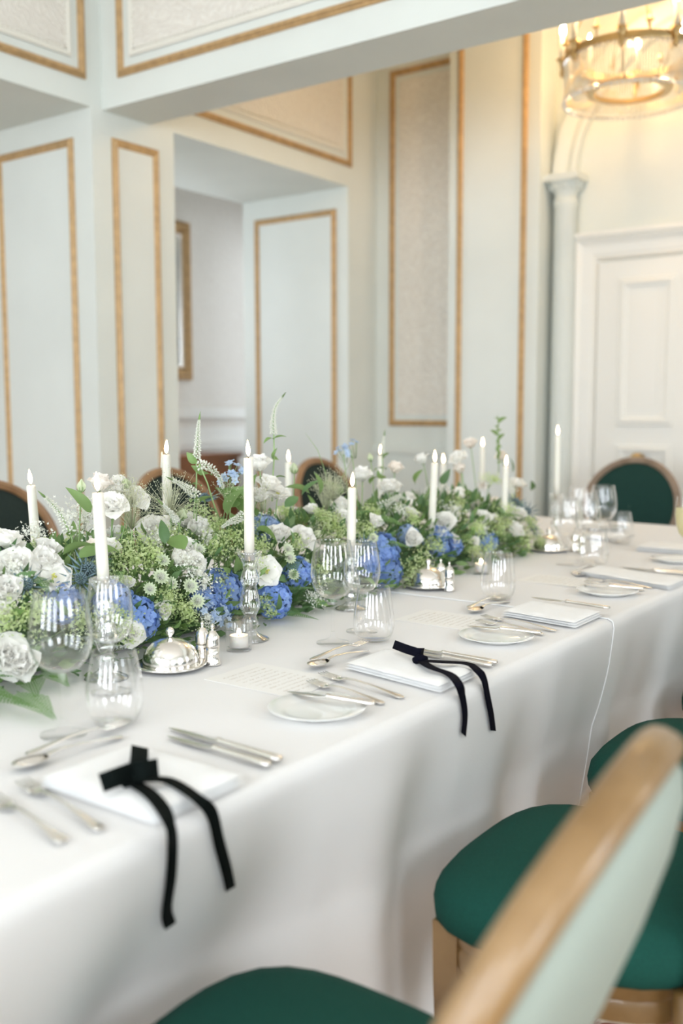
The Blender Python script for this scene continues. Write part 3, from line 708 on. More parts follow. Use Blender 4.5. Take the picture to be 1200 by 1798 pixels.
# ribbon bows
def bow(name, label, k, short, tails, m, zt):
    t = thing(name, label, 'ribbon'); K = Vector(onz(*k, zt))
    for s in short:
        mb = MB(); p = [K+Vector((0, 0, .004))]
        for q in s: p.append(Vector(onz(q[0], q[1], zt+q[2])))
        d = (p[-1]-p[0]); wd = d.cross((K-CP)).normalized(); p = [q+Vector((0, 0, .0125*abs(wd.z)+.002)) for q in p]; strip(p, .024 if m == 'ribbon' else .0175, [wd]*(len(p)-1)+[wd], mb, False); mb.build('bow_end', M[m], t)
    for tl in tails:
        mb = MB(); p = [K+Vector((0, 0, .004))]; wds = []
        for q in tl:
            if q[2] == 't': p.append(Vector(onz(q[0], q[1], zt+q[3])))
            else:
                c = Vector(onx(q[0], q[1], TX1+q[3]))
                for _ in range(6): c = Vector(onx(q[0], q[1], cloth_x(c.y, c.z)+.006))
                p.append(c)
        for i in range(len(p)):
            d = (p[min(i+1, len(p)-1)]-p[max(i-1, 0)])
            if i == 0 or tl[i-1][2] == 't': wd = Vector((-d.y, d.x, 0)).normalized()
            else: wd = Vector((0, d.z, -d.y)).normalized()
            if wd.y < 0: wd = -wd
            wds.append(wd)
        strip(p, .0185, wds, mb); mb.build('tail', M[m], t)
    MB().tube([K+Vector((-.006, -.012, .004)), K+Vector((0, 0, .008)), K+Vector((.006, .012, .004))], [.007, .009, .007], 10).build('knot', M[m], t)
    return t
NZ = GZ+.017
bow('ribbon_bow', 'black velvet ribbon bow with upright square cut end', (232, 1378), [[(243, 1350, .012), (246, 1318, .006)], [(205, 1383, .008), (178, 1393, .003)], [(255, 1370, .008), (278, 1366, .004)]],
    [[(262, 1368, 't', .012), (300, 1372, 't', .006), (345, 1400, 't', .003), (372, 1428, 'v', .006), (385, 1480, 'v', .006), (398, 1528, 'v', .008), (404, 1556, 'v', .01)],
     [(262, 1392, 't', .008), (285, 1418, 't', .005), (300, 1452, 't', .003), (303, 1490, 'v', .005), (300, 1545, 'v', .006), (293, 1600, 'v', .010), (298, 1622, 'v', .01)]], 'ribbon', NZ)
bow('ribbon_bow', 'dark navy velvet ribbon bow with long pointed tails', (738, 1163), [[(715, 1152, .006), (692, 1143, .001)], [(736, 1150, .012), (738, 1140, .010)]],
    [[(775, 1162, 't', .008), (820, 1165, 't', .004), (838, 1176, 't', .003), (850, 1192, 'v', .006), (857, 1225, 'v', .007), (863, 1255, 'v', .008), (866, 1278, 'v', .01)],
     [(758, 1172, 't', .008), (790, 1184, 't', .005), (806, 1202, 't', .003), (813, 1225, 'v', .006), (817, 1255, 'v', .007), (815, 1284, 'v', .01)]], 'ribbon2', NZ)
# near-side glasses, positions from where their feet stand on the cloth
G1 = 'wine glasses along the near side'; G2 = 'stemless glasses along the near side'
def tz(x, y): p = onz(x, y, TZ+.002); return (p.x, p.y, TZ+(.0035 if p.y > 2.27 else .0012))
wine_glass(.225, .0485, 'large wine glass beside the black bow napkin', tz(112, 1288), G1)
wine_glass(.205, .042, 'smaller wine glass behind the stemless glass near the black bow', tz(196, 1215), G1)
tumbler(.118, .047, 'stemless glass in front of the first butter dish', tz(203, 1268), G2)
wine_glass(.222, .048, 'large wine glass beside the dark navy bow napkin', tz(585, 1128), G1)
wine_glass(.205, .042, 'smaller wine glass behind the stemless glass near the navy bow', tz(636, 1108), G1)
tumbler(.118, .046, 'stemless glass standing right of the large wine glass', tz(657, 1124), G2)
tumbler(.122, .047, 'stemless glass standing alone near the second tealight', tz(875, 1052), G2)
wine_glass(.215, .047, 'large wine glass in front of the silver shakers near the head chair', tz(997, 992), G1)
wine_glass(.200, .042, 'smaller wine glass between stemless glass and silver shakers', tz(1032, 985), G1)
tumbler(.118, .046, 'stemless glass behind the creased napkin', tz(1044, 995), G2)
wine_glass(.225, .049, 'large wine glass in front of the green chair back', tz(1058, 962), G1)
wine_glass(.20, .042, 'smaller wine glass half hidden beside the head chair', tz(1030, 955), G1)
tumbler(.118, .047, 'stemless glass below the green chair back', tz(1090, 955), G2)
wine_glass(.20, .040, 'smaller wine glass at the wall side of the head setting', tz(1014, 945), G1)
wine_glass(.20, .043, 'wine glass on the wall side by the leaning candle', (-2.05, 1.88, TZ+.001), 'far glasses')
# champagne flute with pale drink at the frame edge
fl = thing('champagne_flute', 'champagne flute filled with pale sparkling wine', 'glass', tz(1200, 1000))
MB().lathe([(.034, 0), (.034, .002), (.012, .006), (.0042, .014), (.0036, .03), (.0036, .085), (.007, .098)], 26).build('foot', M['foot'], fl)
MB().lathe([(.003, .095), (.016, .11), (.026, .14), (.03, .17), (.029, .20), (.0245, .228)], 28, cap=False).build('bowl', M['glass'], fl)
MB().lathe([(0, .098), (.015, .112), (.0245, .14), (.0285, .17), (.028, .192), (0, .192)], 26).build('wine', mat('champagne', (.85, .80, .52), .2, trans=.5), fl)
# head of the table and far settings
plate((-1.53, 3.98, GZ), 'white plate laid at the head of the table by the green chair', 'plates at the head', .10)
napkin(-1.52, -1.34, 3.62, 3.74, 'folded white napkin near the head of the table', 'folded napkins', .014)
napkin(-1.2, -1.0, 3.42, 3.58, 'folded white napkin on the cloth past the champagne glass', 'folded napkins', .02)
plate((-1.0, 3.26, GZ), 'white side plate past the champagne glass', g_plate)
place(knife(.24, 'silver knife laid towards the head of the table', 'table knives'), (-1.35, 3.85, GZ), (-1.33, 3.62))
# silver cruets, votives, candlesticks
GS = 'silver domed butter dishes'
for (px, py), l in (((300, 1172), 'silver domed butter dish beside the ferns and blue hydrangea'), ((752, 1032), 'silver domed butter dish in front of the paired taper candles'), ((964, 968), 'silver domed butter dish at the garland end by the wine glasses')): cloche(tz(px, py), l, GS)
for (px, py), l in (((356, 1160), 'silver salt shaker beside the fern side butter dish'), ((374, 1166), 'silver pepper shaker next to the first tealight'), ((774, 1032), 'silver salt shaker beside the middle butter dish'), ((789, 1038), 'silver pepper shaker between middle butter dish and second tealight'),
                    ((1010, 968), 'silver salt shaker behind the wine glasses'), ((1022, 972), 'silver pepper shaker behind the wine glasses')): shaker(tz(px, py), l, 'silver shakers')
votive(tz(420, 1140), 'clear glass holder in front of the candlestick and blue hydrangea', 'votive holders')
votive(tz(845, 1008), 'clear glass holder behind the lone stemless glass', 'votive holders')
GC, GT = 'crystal candlesticks', 'ivory taper candles'
def stick(px, py, hs, hc, lab, lean=(0, 0), drip=False, X=None, ztop=None):
    """candlestick standing at pixel px,py on the cloth (or on line X), carrying a candle"""
    if X is None: b = tz(px, py)
    else:
        p = onx(px, py, X); b = (p.x, p.y, TZ+.001)
    candlestick(b, hs, 'candlestick under the ' + lab, GC)
    candle((b[0], b[1], b[2]+hs*.90), hc, lab, GT, lean, drip)
stick(187, 1190, .19, .178, 'ivory taper candle rising behind the first wine glasses', (-.035, .02))
stick(440, 1122, .195, .222, 'ivory taper candle standing above the blue hydrangeas and first tealight')
stick(617, 1068, .165, .158, 'short ivory taper candle behind the wine glasses with navy bow', (.02, 0))
stick(757, 1010, .135, .218, 'ivory taper candle over the middle butter dish', (.05, 0))
stick(884, 978, .135, .185, 'ivory taper candle over the lone stemless glass', (.03, 0))
def farstick(px, top_y, X, hs, lab, lean=(0, 0), drip=False):
    p = onx(px, top_y, X); hc = p.z-(TZ+.001)-hs*.90
    candlestick((p.x, p.y, TZ+.001), hs, 'candlestick under the ' + lab, GC)
    candle((p.x, p.y, TZ+.001+hs*.90), hc, lab, GT, lean, drip)
farstick(980, 765, -1.50, .19, 'tall ivory taper candle standing clear of the garland by the door')
FX = -1.93
farstick(62, 852, FX, .15, 'leaning ivory taper candle in front of the brown chair by the reveal', (-.03, .04))
farstick(292, 798, FX, .20, 'dripping ivory taper candle in front of the pillar chair', (0, 0), True)
farstick(507, 812, FX, .20, 'ivory taper candle half hidden by white blooms before the far alcove')
farstick(669, 800, FX, .20, 'ivory taper candle behind the tall white spikes left of the gilt panel')
farstick(779, 814, FX, .20, 'ivory taper candle close behind another at the middle butter dish')
farstick(848, 785, FX, .20, 'ivory taper candle at the garland end before the pilaster')
# ------------------------------------------------------------------ flower garland
MX, GA, GB = -1.67, .205, .225
garl = thing('flower_garland', 'long low garland of white lisianthus, blue hydrangeas and ferns along the table', 'flower garland', (MX, 1.9, TZ))
GINV = Matrix.Translation((-MX, -1.9, -TZ))
def surf(px, py, grow=1.0, X=None):
    d = ray(px, py)
    if X is None:
        a, b2 = GA*grow, GB*grow; ox, oz = CP.x-MX, CP.z-TZ
        A = (d.x/a)**2+(d.z/b2)**2; B = 2*(ox*d.x/a**2+oz*d.z/b2**2); C = (ox/a)**2+(oz/b2)**2-1; D = B*B-4*A*C
        if D > 0:
            p = CP+d*((-B-math.sqrt(D))/(2*A))
            if p.z > TZ: return p
        X = MX
    return onx(px, py, X)
def outward(p): return Vector(((p.x-MX)/GA**2, 0, max(.05, (p.z-TZ))/GB**2)).normalized()
def basis(pos, d, sc=1.0, spin=None):
    d = Vector(d).normalized(); q = d.to_track_quat('Z', 'Y') @ Quaternion((0, 0, 1), random.uniform(0, 2*PI) if spin is None else spin)
    s = sc if hasattr(sc, '__len__') else (sc, sc, sc)
    return Matrix.Translation(pos) @ q.to_matrix().to_4x4() @ Matrix.Diagonal((*s, 1))
VC = {}
def part(name, me, mtx, label=None, kind=None):
    k = me.name
    if k not in VC:
        a = np.empty(len(me.vertices)*3); me.vertices.foreach_get('co', a); VC[k] = a.reshape(-1, 3)
    r = mtx[2]; lo = (VC[k] @ np.array(r[:3])).min()+r[3]
    if lo < TZ+.0065: mtx = Matrix.Translation((0, 0, TZ+.0065-lo)) @ mtx
    o = link(name, me, garl); o.matrix_parent_inverse = GINV; o.matrix_basis = mtx
    if label: o['label'] = label
    if kind: o['kind'] = kind
    return o
def sub(name, mb, m, o): return mb.build(name, m, o)
def stem_to(o, mtx, foot, r=.0016, leaves=0, start=Vector((0, 0, 0)), m='stem'):
    inv = mtx.inverted(); sc = mtx.to_scale().x; p0 = mtx @ start; d = -(mtx.to_3x3() @ Vector((0, 0, 1))).normalized(); L_ = (foot-p0).length
    pts = []
    for k in range(7):
        t = k/6; a = p0+d*(L_*.35*t); pts.append(a.lerp(foot, t*t*(3-2*t) if False else t**1.4))
    mb = MB().tube([inv @ p for p in pts], r/sc, 5); sub('stem', mb, M[m], o)
    for k in range(leaves):
        t = random.randint(2, 5); p = pts[t]; dd = Vector((random.uniform(-1, 1), random.uniform(-1, 1), random.uniform(.1, .9))).normalized()
        lm = LEAF[random.randrange(2)]; c = link('leaf', lm, o); c.matrix_basis = inv @ basis(p, dd, random.uniform(.6, 1.0))
def petal(mb, L_, W, t0, t1, az, r0=.002, cup=.3, ruf=.0, nu=4, nv=5, z0=0, ph=0, pw=.8, mi=0):
    rows = []; x = r0; z = z0; dl = L_/nv
    pts = [(x, z, t0)]
    for j in range(nv):
        a = t0+(t1-t0)*(j+.5)/nv; x += math.sin(a)*dl; z += math.cos(a)*dl; pts.append((x, z, t0+(t1-t0)*(j+1)/nv))
    ca, sa = math.cos(az), math.sin(az)
    for i in range(nu+1):
        u = i/nu*2-1; row = []
        for j, (px, pz, a) in enumerate(pts):
            v = j/nv; wv = W*max(.12, math.sin(PI*min(1, .12+.80*v))**pw)
            nx, nz = math.cos(a), -math.sin(a)            # outward normal of the petal
            off = -cup*u*u*wv + ruf*math.sin(u*6+ph+v*3)*v*v
            edge = -(u*u)*.10*L_*v*v
            X = px+nx*off+math.sin(a)*edge; Z = pz+nz*off+math.cos(a)*edge; Y = u*wv
            row.append((X*ca-Y*sa, X*sa+Y*ca, Z))
        rows.append(row)
    mb.grid(rows, mi)
R_ = math.radians
def bloom(kind, sd):
    random.seed(100+sd); mb = MB(); U = random.uniform
    if kind == 'rose':
        for k in range(4): petal(mb, .026, .011, R_(4), R_(-10), k*PI/2+U(-.2, .2), .003, .8, .001, ph=U(0, 6))
        for k in range(5): petal(mb, .030, .017, R_(16), R_(12), k*1.257+U(-.2, .2), .004, .7, .0015, ph=U(0, 6))
        for k in range(5): petal(mb, .033, .021, R_(34), R_(40), k*1.257+.6+U(-.2, .2), .004, .5, .002, ph=U(0, 6))
        for k in range(5): petal(mb, .034, .023, R_(52), R_(92), k*1.257+U(-.2, .2), .004, .35, .0028, ph=U(0, 6))
    elif kind == 'half':
        for k in range(4): petal(mb, .034, .013, R_(6), R_(-6), k*PI/2+U(-.2, .2), .003, .8, .001, ph=U(0, 6))
        for k in range(6): petal(mb, .038, .019, R_(18), R_(24), k*1.05+U(-.2, .2), .004, .65, .002, ph=U(0, 6))
        for k in range(3): petal(mb, .036, .02, R_(30), R_(66), k*2.1+U(-.3, .3), .004, .5, .003, ph=U(0, 6))
    elif kind == 'open':
        for k in range(6): petal(mb, .036, .022, R_(42), R_(82), k*1.047+U(-.1, .1), .004, .25, .0028, ph=U(0, 6))
        for k in range(5): petal(mb, .030, .019, R_(34), R_(60), k*1.257+.5+U(-.1, .1), .004, .3, .0028, ph=U(0, 6))
    elif kind == 'bud':
        for k in range(5): petal(mb, .030, .010, R_(17), R_(-24), k*1.257+U(-.1, .1), .003, .9, .001)
        for k in range(4): petal(mb, .014, .006, R_(30), R_(5), k*1.57+U(-.1, .1), .003, .6, .0, mi=1)
    for k in range(5): petal(mb, .012, .003, R_(60), R_(40), k*1.257, .002, .2, 0, 2, 3, -.002, mi=1)
    if kind == 'open':
        for k in range(14): mb.octa((U(-.005, .005), U(-.005, .005), .012+U(0, .008)), .0022, mi=2)
    return mb
def mesh_of(mb, name, mats): return mb.data(name, mats)
PM = [M['petal'], M['stem'], M['yellow']]; PMC = [M['petalc'], M['stem'], M['yellow']]; PB = [M['bud'], M['stem'], M['yellow']]
BL = {'rose': [mesh_of(bloom('rose', s), 'rose', PM) for s in range(3)], 'half': [mesh_of(bloom('half', 10+s), 'half', PM) for s in range(3)],
      'open': [mesh_of(bloom('open', 20+s), 'open', PM) for s in range(2)], 'bud': [mesh_of(bloom('bud', 30+s), 'bud', PB) for s in range(2)],
      'cream': [mesh_of(bloom('half', 40+s), 'cream', PMC) for s in range(2)]}
def leafmesh(L_, W, droop, sd, m, serr=0):
    random.seed(sd); rows = []; n = 7; z = 0; x = 0
    mid = []
    for j in range(n+1):
        v = j/n; mid.append((x, z)); a = R_(20)+droop*v; x += math.sin(a)*L_/n; z += math.cos(a)*L_/n
    for u in (-1, -.5, 0, .5, 1):
        row = []
        for j, (mx_, mz) in enumerate(mid):
            v = j/n; wv = W*math.sin(PI*min(1, v**.75))**.85 if v < 1 else 0
            row.append((mx_-abs(u)*wv*.35, u*wv, mz+.12*abs(u)*wv))
        rows.append(row)
    return MB().grid(rows).data('leaf', m)
LEAF = [leafmesh(.055, .014, .8, 1, M['leaf']), leafmesh(.07, .011, 1.1, 2, M['leaf']), leafmesh(.065, .022, .9, 3, M['leaf']), leafmesh(.06, .013, .6, 4, M['leafd']), leafmesh(.085, .012, 1.2, 5, M['leafd'])]
def hydr(sd, n, flat=.8):
    random.seed(200+sd); mb = MB()
    for k in range(n):
        t = k/n; zc = 1-1.55*t; rr = math.sqrt(max(0, 1-zc*zc)); a = k*2.39996
        d = Vector((rr*math.cos(a), rr*math.sin(a), zc)); d = (d+Vector((random.uniform(-.22, .22), random.uniform(-.22, .22), random.uniform(-.22, .22)))).normalized()
        c = Vector((d.x*.052, d.y*.052, d.z*.052*flat))*random.uniform(.93, 1.06)
        b0 = basis(c, d, 1); sub_ = MB()
        s = random.uniform(.0125, .0165)
        for q in range(4):
            az = q*PI/2; e = Vector((math.cos(az), math.sin(az), 0)); f = Vector((-math.sin(az), math.cos(az), 0)); lift = random.uniform(.1, .45)
            P = [[e*(s*.08)-f*(s*.12), e*(s*.5)-f*(s*.52)+Z_*s*lift*.2, e*(s*.95)-f*(s*.36)+Z_*s*lift*.9], [e*(s*.08), e*(s*.55)+Z_*s*.05, e*(s*1.12)+Z_*s*lift], [e*(s*.08)+f*(s*.12), e*(s*.5)+f*(s*.52)+Z_*s*lift*.2, e*(s*.95)+f*(s*.36)+Z_*s*lift*.9]]
            sub_.grid(P)
        sub_.octa((0, 0, .001), .0013)
        sub_.xf(b0); mb.add(sub_.v, sub_.f)
    return mb
HY = [hydr(0, 88).data('hydrangea', M['hyd']), hydr(1, 84).data('hydrangea', M['hyd']), hydr(2, 80).data('hydrangea', M['hyd2'])]
def froth(sd, n=230):
    random.seed(300+sd); mb = MB()
    for br in range(9):
        a = random.uniform(0, 6.28); t = random.uniform(.1, .95); e = Vector((math.cos(a)*.035*t, math.sin(a)*.035*t, .05-.02*t*t))
        mb.tube([(0, 0, 0), e*.5+Vector((0, 0, .006)), e], .0006, 3, 0)
        for k in range(n//9):
            p = e+Vector((random.gauss(0, .010), random.gauss(0, .010), random.gauss(0, .008))); d = Vector((random.gauss(0, 1), random.gauss(0, 1), 1))
            b0 = basis(p, d, 1); s = random.uniform(.0026, .0044); v = [(0, 0, .0004)]
            for q in range(8): r = s if q % 2 == 0 else s*.45; v.append((r*math.cos(q*PI/4), r*math.sin(q*PI/4), s*.25 if q % 2 == 0 else 0))
            mb.add([b0 @ Vector(x) for x in v], [(0, 1+q, 1+(q+1) % 8) for q in range(8)])
    return mb
FR = [froth(s).data('alchemilla', M['lime']) for s in range(3)]
FW = [froth(9+s, 170).data('white_spray', M['whitef']) for s in range(2)]
def astr(sd):
    random.seed(sd); mb = MB()
    for k in range(14): petal(mb, .016, .0035, R_(60), R_(72), k*2*PI/14, .003, .2, 0, 2, 3, 0, 0, .9, 0)
    for k in range(40):
        t = k/40; r = .009*math.sqrt(t); a = k*2.4; h = .009*(1-.5*t)
        mb.tube([(r*.3*math.cos(a), r*.3*math.sin(a), 0), (r*math.cos(a), r*math.sin(a), h)], .0004, 3, 1); mb.octa((r*math.cos(a), r*math.sin(a), h), .0011, mi=1)
    return mb.data('astrantia', [M['palegreen'], M['whitef']])
AS = [astr(1), astr(2)]
def tweed(sd):
    random.seed(sd); mb = MB()
    for k in range(8):
        c = Vector((random.uniform(-.02, .02), random.uniform(-.02, .02), random.uniform(0, .02))); b0 = basis(c, Vector((c.x*40, c.y*40, random.uniform(.6, 1.4))), 1); s_ = MB()
        for q in range(5): petal(s_, .0105, .0036, R_(62), R_(80), q*1.257, .0008, .1, 0, 2, 3)
        s_.octa((0, 0, .003), .0016); s_.xf(b0); mb.add(s_.v, s_.f)
        mb.tube([c, (c.x*.3, c.y*.3, -.03)], .0007, 4, 1)
    return mb.data('tweedia', [M['tweed'], M['stem']])
TW = [tweed(1), tweed(2)]
def frond(L_, sd, m):
    random.seed(sd); mb = MB(); n = 18; spine = []
    for j in range(n+1):
        v = j/n; spine.append(Vector((L_*.33*v*v, 0, L_*v*(1-.16*v))))
    mb.tube(spine, [.0013*(1-.7*j/n)+.0003 for j in range(n+1)], 4)
    for j in range(2, n+1):
        v = j/n; pl_ = L_*.30*min(1, v*5)*(1-v*.93); t = (spine[j]-spine[j-1]).normalized()
        for sd_ in (-1, 1):
            d = (Vector((0, sd_, 0))*.86+t*.5).normalized(); k = max(2, int(pl_/.0062)); st = pl_/k
            for q in range(k):
                u = (q+.3)/k; c = spine[j]+d*(st*q)+Vector((.2*pl_*u*u, 0, 0)); w_ = min(.013, L_/n*1.15)*(1-.6*u)
                for s2 in (-1, 1):
                    e = (d*.55+t*s2*.85).normalized(); f = d.cross(e).cross(e).normalized()
                    mb.add([c-d*st*.2, c+e*w_*.5+d*st*.62, c+e*w_+d*st*.25, c+e*w_*.55-d*st*.35], [(0, 1, 2, 3)])
    return mb.data('fern_frond', m)
FE = [frond(.20, 1, M['fern']), frond(.17, 2, M['fern']), frond(.15, 3, M['leafd'])]
def thist(sd):
    random.seed(sd); mb = MB()
    for k in range(70):
        t = k/70; zc = 1-1.6*t; rr = math.sqrt(max(0, 1-zc*zc)); a = k*2.4; d = Vector((rr*math.cos(a), rr*math.sin(a), zc)); mb.octa(d*.009+Vector((0, 0, .008)), .0016, d, 2.4)
    for k in range(12):
        a = k*PI/6; d = Vector((math.cos(a), math.sin(a), .35)); mb.octa(d*.02, .002, d, 11)
    return mb.data('sea_holly', M['thistle'])
TH = thist(3)

def dirn(p, jit=.45, tocam=.5):
    o = outward(p)+(CP-p).normalized()*tocam+Vector((random.uniform(-jit, jit), random.uniform(-jit, jit), random.uniform(-jit, jit)*.6+.15)); return o.normalized()
def foot_of(p): return Vector((MX+(p.x-MX)*.35, p.y+random.uniform(-.05, .05), TZ+max(.03, (p.z-TZ)*.15)))
def lis(px, py, kind='rose', sc=1.0, X=None, grow=1.06, d=None, leaves=0):
    p = surf(px, py, grow, X); dd = Vector(d) if d else dirn(p); me = random.choice(BL[kind]); mt = basis(p-dd.normalized()*.02*sc, dd, sc)
    nm, lb = {'bud': ('lisianthus_bud', 'greenish white bud'), 'cream': ('cream_lisianthus', 'cream tinted bloom')}.get(kind, ('lisianthus', 'ruffled white bloom'))
    o = part(nm, me, mt, lb); stem_to(o, mt, foot_of(p), leaves=leaves); return o
def hyd(px, py, sc, k=0, grow=1.05, d=None):
    p = surf(px, py, grow); dd = Vector(d) if d else (outward(p)+(CP-p).normalized()*.5).normalized(); mt = basis(p-dd*.04*sc, dd, sc)
    o = part('hydrangea', HY[k], mt, 'blue hydrangea head' if k < 2 else 'pale blue hydrangea head'); stem_to(o, mt, foot_of(p), .0028, 0, Vector((0, 0, .01)))
    return o
random.seed(11)
# mossy tray the stems stand in
rows = []
for i in range(41):
    t = i/40; y = .25+3.15*t; e = min(1, .2+6*min(t, 1-t)); rows.append([(MX+.11*e*math.cos(a), y, TZ+.005+.10*e*max(0, math.sin(a))) for a in np.linspace(0, PI, 13)])
mb = MB().grid(rows); mb.xf(Matrix.Translation((-MX, -1.9, -TZ))); mb.build('moss_bed', M['soil'], garl)
# dense fine foliage nobody could count
def end_taper(y): return max(.25, min(1, (3.42-y)/.35))
mb = [MB(), MB()]
for k in range(5200):
    y = random.uniform(.25, 3.42); e = end_taper(y); th = random.uniform(-.02, PI+.02); rr = random.uniform(.72, 1.03)*e
    p = Vector((MX+GA*rr*math.cos(th)*1.03, y, TZ+.008+GB*rr*abs(math.sin(th))*.96)); o = Vector((math.cos(th), random.uniform(-.8, .8), math.sin(th)*.9+random.uniform(-.3, .6))).normalized()
    L_ = random.uniform(.018, .045); W = L_*random.uniform(.12, .24); s = o.cross(Vector((random.gauss(0, 1), random.gauss(0, 1), random.gauss(0, 1)))).normalized(); nrm = o.cross(s)
    if p.z+min(0, o.z)*L_ < TZ+.02: o.z = abs(o.z)
    q = mb[k % 2]; q.add([p-o*.3*L_ if p.z-o.z*.3*L_ > TZ+.004 else p, p+s*W-nrm*W*.3, p+o*L_*.35+s*W*.9, p+o*L_*.75-nrm*L_*.12, p+o*L_*.35-s*W*.9, p-s*W-nrm*W*.3], [(0, 1, 2, 5), (5, 2, 3, 4)][:1]+[(2, 3, 4, 5)])
for q, m in zip(mb, ('leaf', 'leafd')):
    q.v = [(a, b_, max(c_, TZ+.006)) for a, b_, c_ in q.v]; q.xf(GINV); tag(q.build('foliage', M[m], garl), kind='stuff')
# hydrangeas
for px, py, sc, k in ((208, 1048, .75, 0), (252, 1082, .82, 0), (398, 1036, 1.0, 0), (372, 1046, .7, 1), (494, 1060, .78, 0), (470, 915, .72, 2), (533, 1000, .7, 1), (682, 962, 1.0, 1), (690, 1000, .85, 0), (662, 985, .7, 0), (783, 945, .85, 1), (803, 955, .6, 0), (858, 950, .7, 1), (868, 948, .5, 0), (725, 935, .6, 2), (120, 1050, .7, 0)):
    hyd(px, py, sc, k)
# white lisianthus where the photograph shows the blooms
for px, py, kd, sc, X in ((207, 852, 'half', 1.0, -1.62), (238, 868, 'rose', 1.15, -1.6), (176, 846, 'cream', 1.0, -1.62), (197, 882, 'rose', 1.05, -1.58), (222, 845, 'bud', 1.0, -1.6), (143, 848, 'bud', .9, -1.62),
    (270, 925, 'rose', 1.2, None), (322, 898, 'bud', 1.2, -1.56), (326, 912, 'half', 1.0, None), (350, 925, 'half', 1.1, None), (456, 812, 'half', 1.1, -1.64), (475, 845, 'rose', 1.15, -1.62), (488, 862, 'open', 1.0, -1.6), (455, 870, 'half', .9, -1.6),
    (490, 937, 'half', 1.2, None), (537, 940, 'rose', 1.15, None), (470, 1002, 'open', 1.15, None), (516, 818, 'bud', 1.1, -1.66), (636, 832, 'half', 1.15, -1.66), (683, 850, 'rose', 1.2, -1.66), (600, 882, 'rose', 1.05, -1.66), (712, 878, 'open', 1.2, -1.64), (607, 912, 'half', 1.1, None),
    (725, 945, 'half', 1.1, None), (695, 820, 'cream', 1.0, -1.7), (783, 912, 'rose', 1.05, None), (838, 885, 'half', 1.2, -1.66), (850, 908, 'half', 1.05, None), (803, 800, 'rose', 1.1, -1.72), (826, 778, 'cream', 1.0, -1.76), (808, 822, 'cream', .9, -1.7), (740, 805, 'half', 1.0, -1.76),
    (907, 845, 'rose', 1.2, -1.66), (905, 930, 'half', 1.25, None), (868, 880, 'cream', 1.0, -1.66), (880, 800, 'cream', .9, -1.72), (912, 900, 'half', 1.0, None), (15, 1150, 'rose', 1.35, None), (38, 1165, 'half', 1.2, None), (30, 985, 'rose', 1.2, None), (78, 985, 'half', 1.2, None), (95, 1008, 'open', 1.1, None), (85, 965, 'half', 1.0, None),
    (15, 942, 'rose', 1.15, None), (10, 1035, 'half', 1.2, None), (165, 965, 'cream', 1.1, None), (190, 960, 'half', 1.0, None), (315, 980, 'half', .9, None), (330, 960, 'rose', .9, None), (232, 1110, 'rose', .9, None), (660, 915, 'half', .9, None), (620, 870, 'bud', 1.1, -1.66), (560, 935, 'bud', 1.0, None), (540, 985, 'bud', .9, None), (775, 880, 'bud', 1.0, -1.66), (826, 870, 'bud', 1.0, -1.7), (745, 900, 'rose', 1.0, -1.7), (930, 905, 'half', .9, -1.7), (205, 935, 'half', .9, None), (345, 985, 'rose', .85, None), (650, 800, 'bud', .9, -1.74), (900, 870, 'bud', 1.0, -1.7)):
    lis(px, py, kd, sc*1.02, X, leaves=1 if X else 0)
# lime alchemilla froth, white sprays, astrantia, tweedia, sea holly
for px, py, sc in ((216, 985, 1.2), (240, 962, 1.1), (262, 985, 1.0), (205, 1010, .9), (372, 935, 1.1), (390, 968, 1.1), (355, 905, .9), (310, 1062, .9), (448, 962, 1.1), (410, 955, 1.0), (576, 925, 1.1), (592, 942, 1.0), (560, 910, .9), (850, 962, 1.1), (872, 925, 1.2), (835, 935, 1.1), (735, 1000, 1.2), (715, 1012, 1.0), (470, 1098, .75), (450, 985, .9), (40, 1085, 1.1), (60, 1060, 1.0), (15, 1090, 1.0), (165, 1000, .9), (888, 905, 1.2), (915, 950, 1.1), (820, 965, 1.1), (760, 960, 1.0), (640, 935, 1.0), (650, 900, .9), (520, 960, .9), (500, 905, .9), (300, 945, 1.0), (285, 1045, .9), (330, 1085, .8), (800, 890, 1.0), (860, 845, 1.0), (925, 925, 1.1), (720, 910, 1.0), (130, 1095, 1.0), (185, 1085, .9), (560, 1000, .9), (940, 950, 1.0)):
    p = surf(px, py, 1.0); dd = dirn(p, .3, .3); mt = basis(p-dd*.03, dd, sc); o = part('alchemilla', random.choice(FR), mt, 'frothy lime green flower spray'); stem_to(o, mt, foot_of(p), .0013)
for px, py, sc in ((320, 1000, 1.1), (338, 1010, 1.0), (355, 1025, .9), (545, 1052, .8), (562, 1074, .7), (270, 952, 1.1), (290, 935, .9), (150, 915, 1.3), (130, 930, 1.2), (700, 900, .9), (360, 1085, .7), (60, 945, 1.0), (895, 860, .9), (775, 935, .8), (370, 1090, .6), (600, 900, .8), (845, 930, .9), (30, 1010, 1.0)):
    p = surf(px, py, 1.03); dd = dirn(p, .3, .4); mt = basis(p-dd*.03, dd, sc); o = part('white_spray', random.choice(FW), mt, 'spray of tiny white flowers'); stem_to(o, mt, foot_of(p), .0013)
for px, py, sc in ((281, 1014, 1.1), (285, 985, 1.0), (333, 1030, 1.1), (346, 1056, 1.0), (350, 965, .9), (262, 1035, .9), (515, 1010, .9), (508, 980, 1.0), (655, 945, .9), (440, 1000, .9), (300, 1025, .9), (505, 965, 1.0)):
    p = surf(px, py, 1.06); dd = dirn(p, .3, .8); mt = basis(p, dd, sc); o = part('astrantia', random.choice(AS), mt, 'pale green star shaped bloom'); stem_to(o, mt, foot_of(p), .0011)
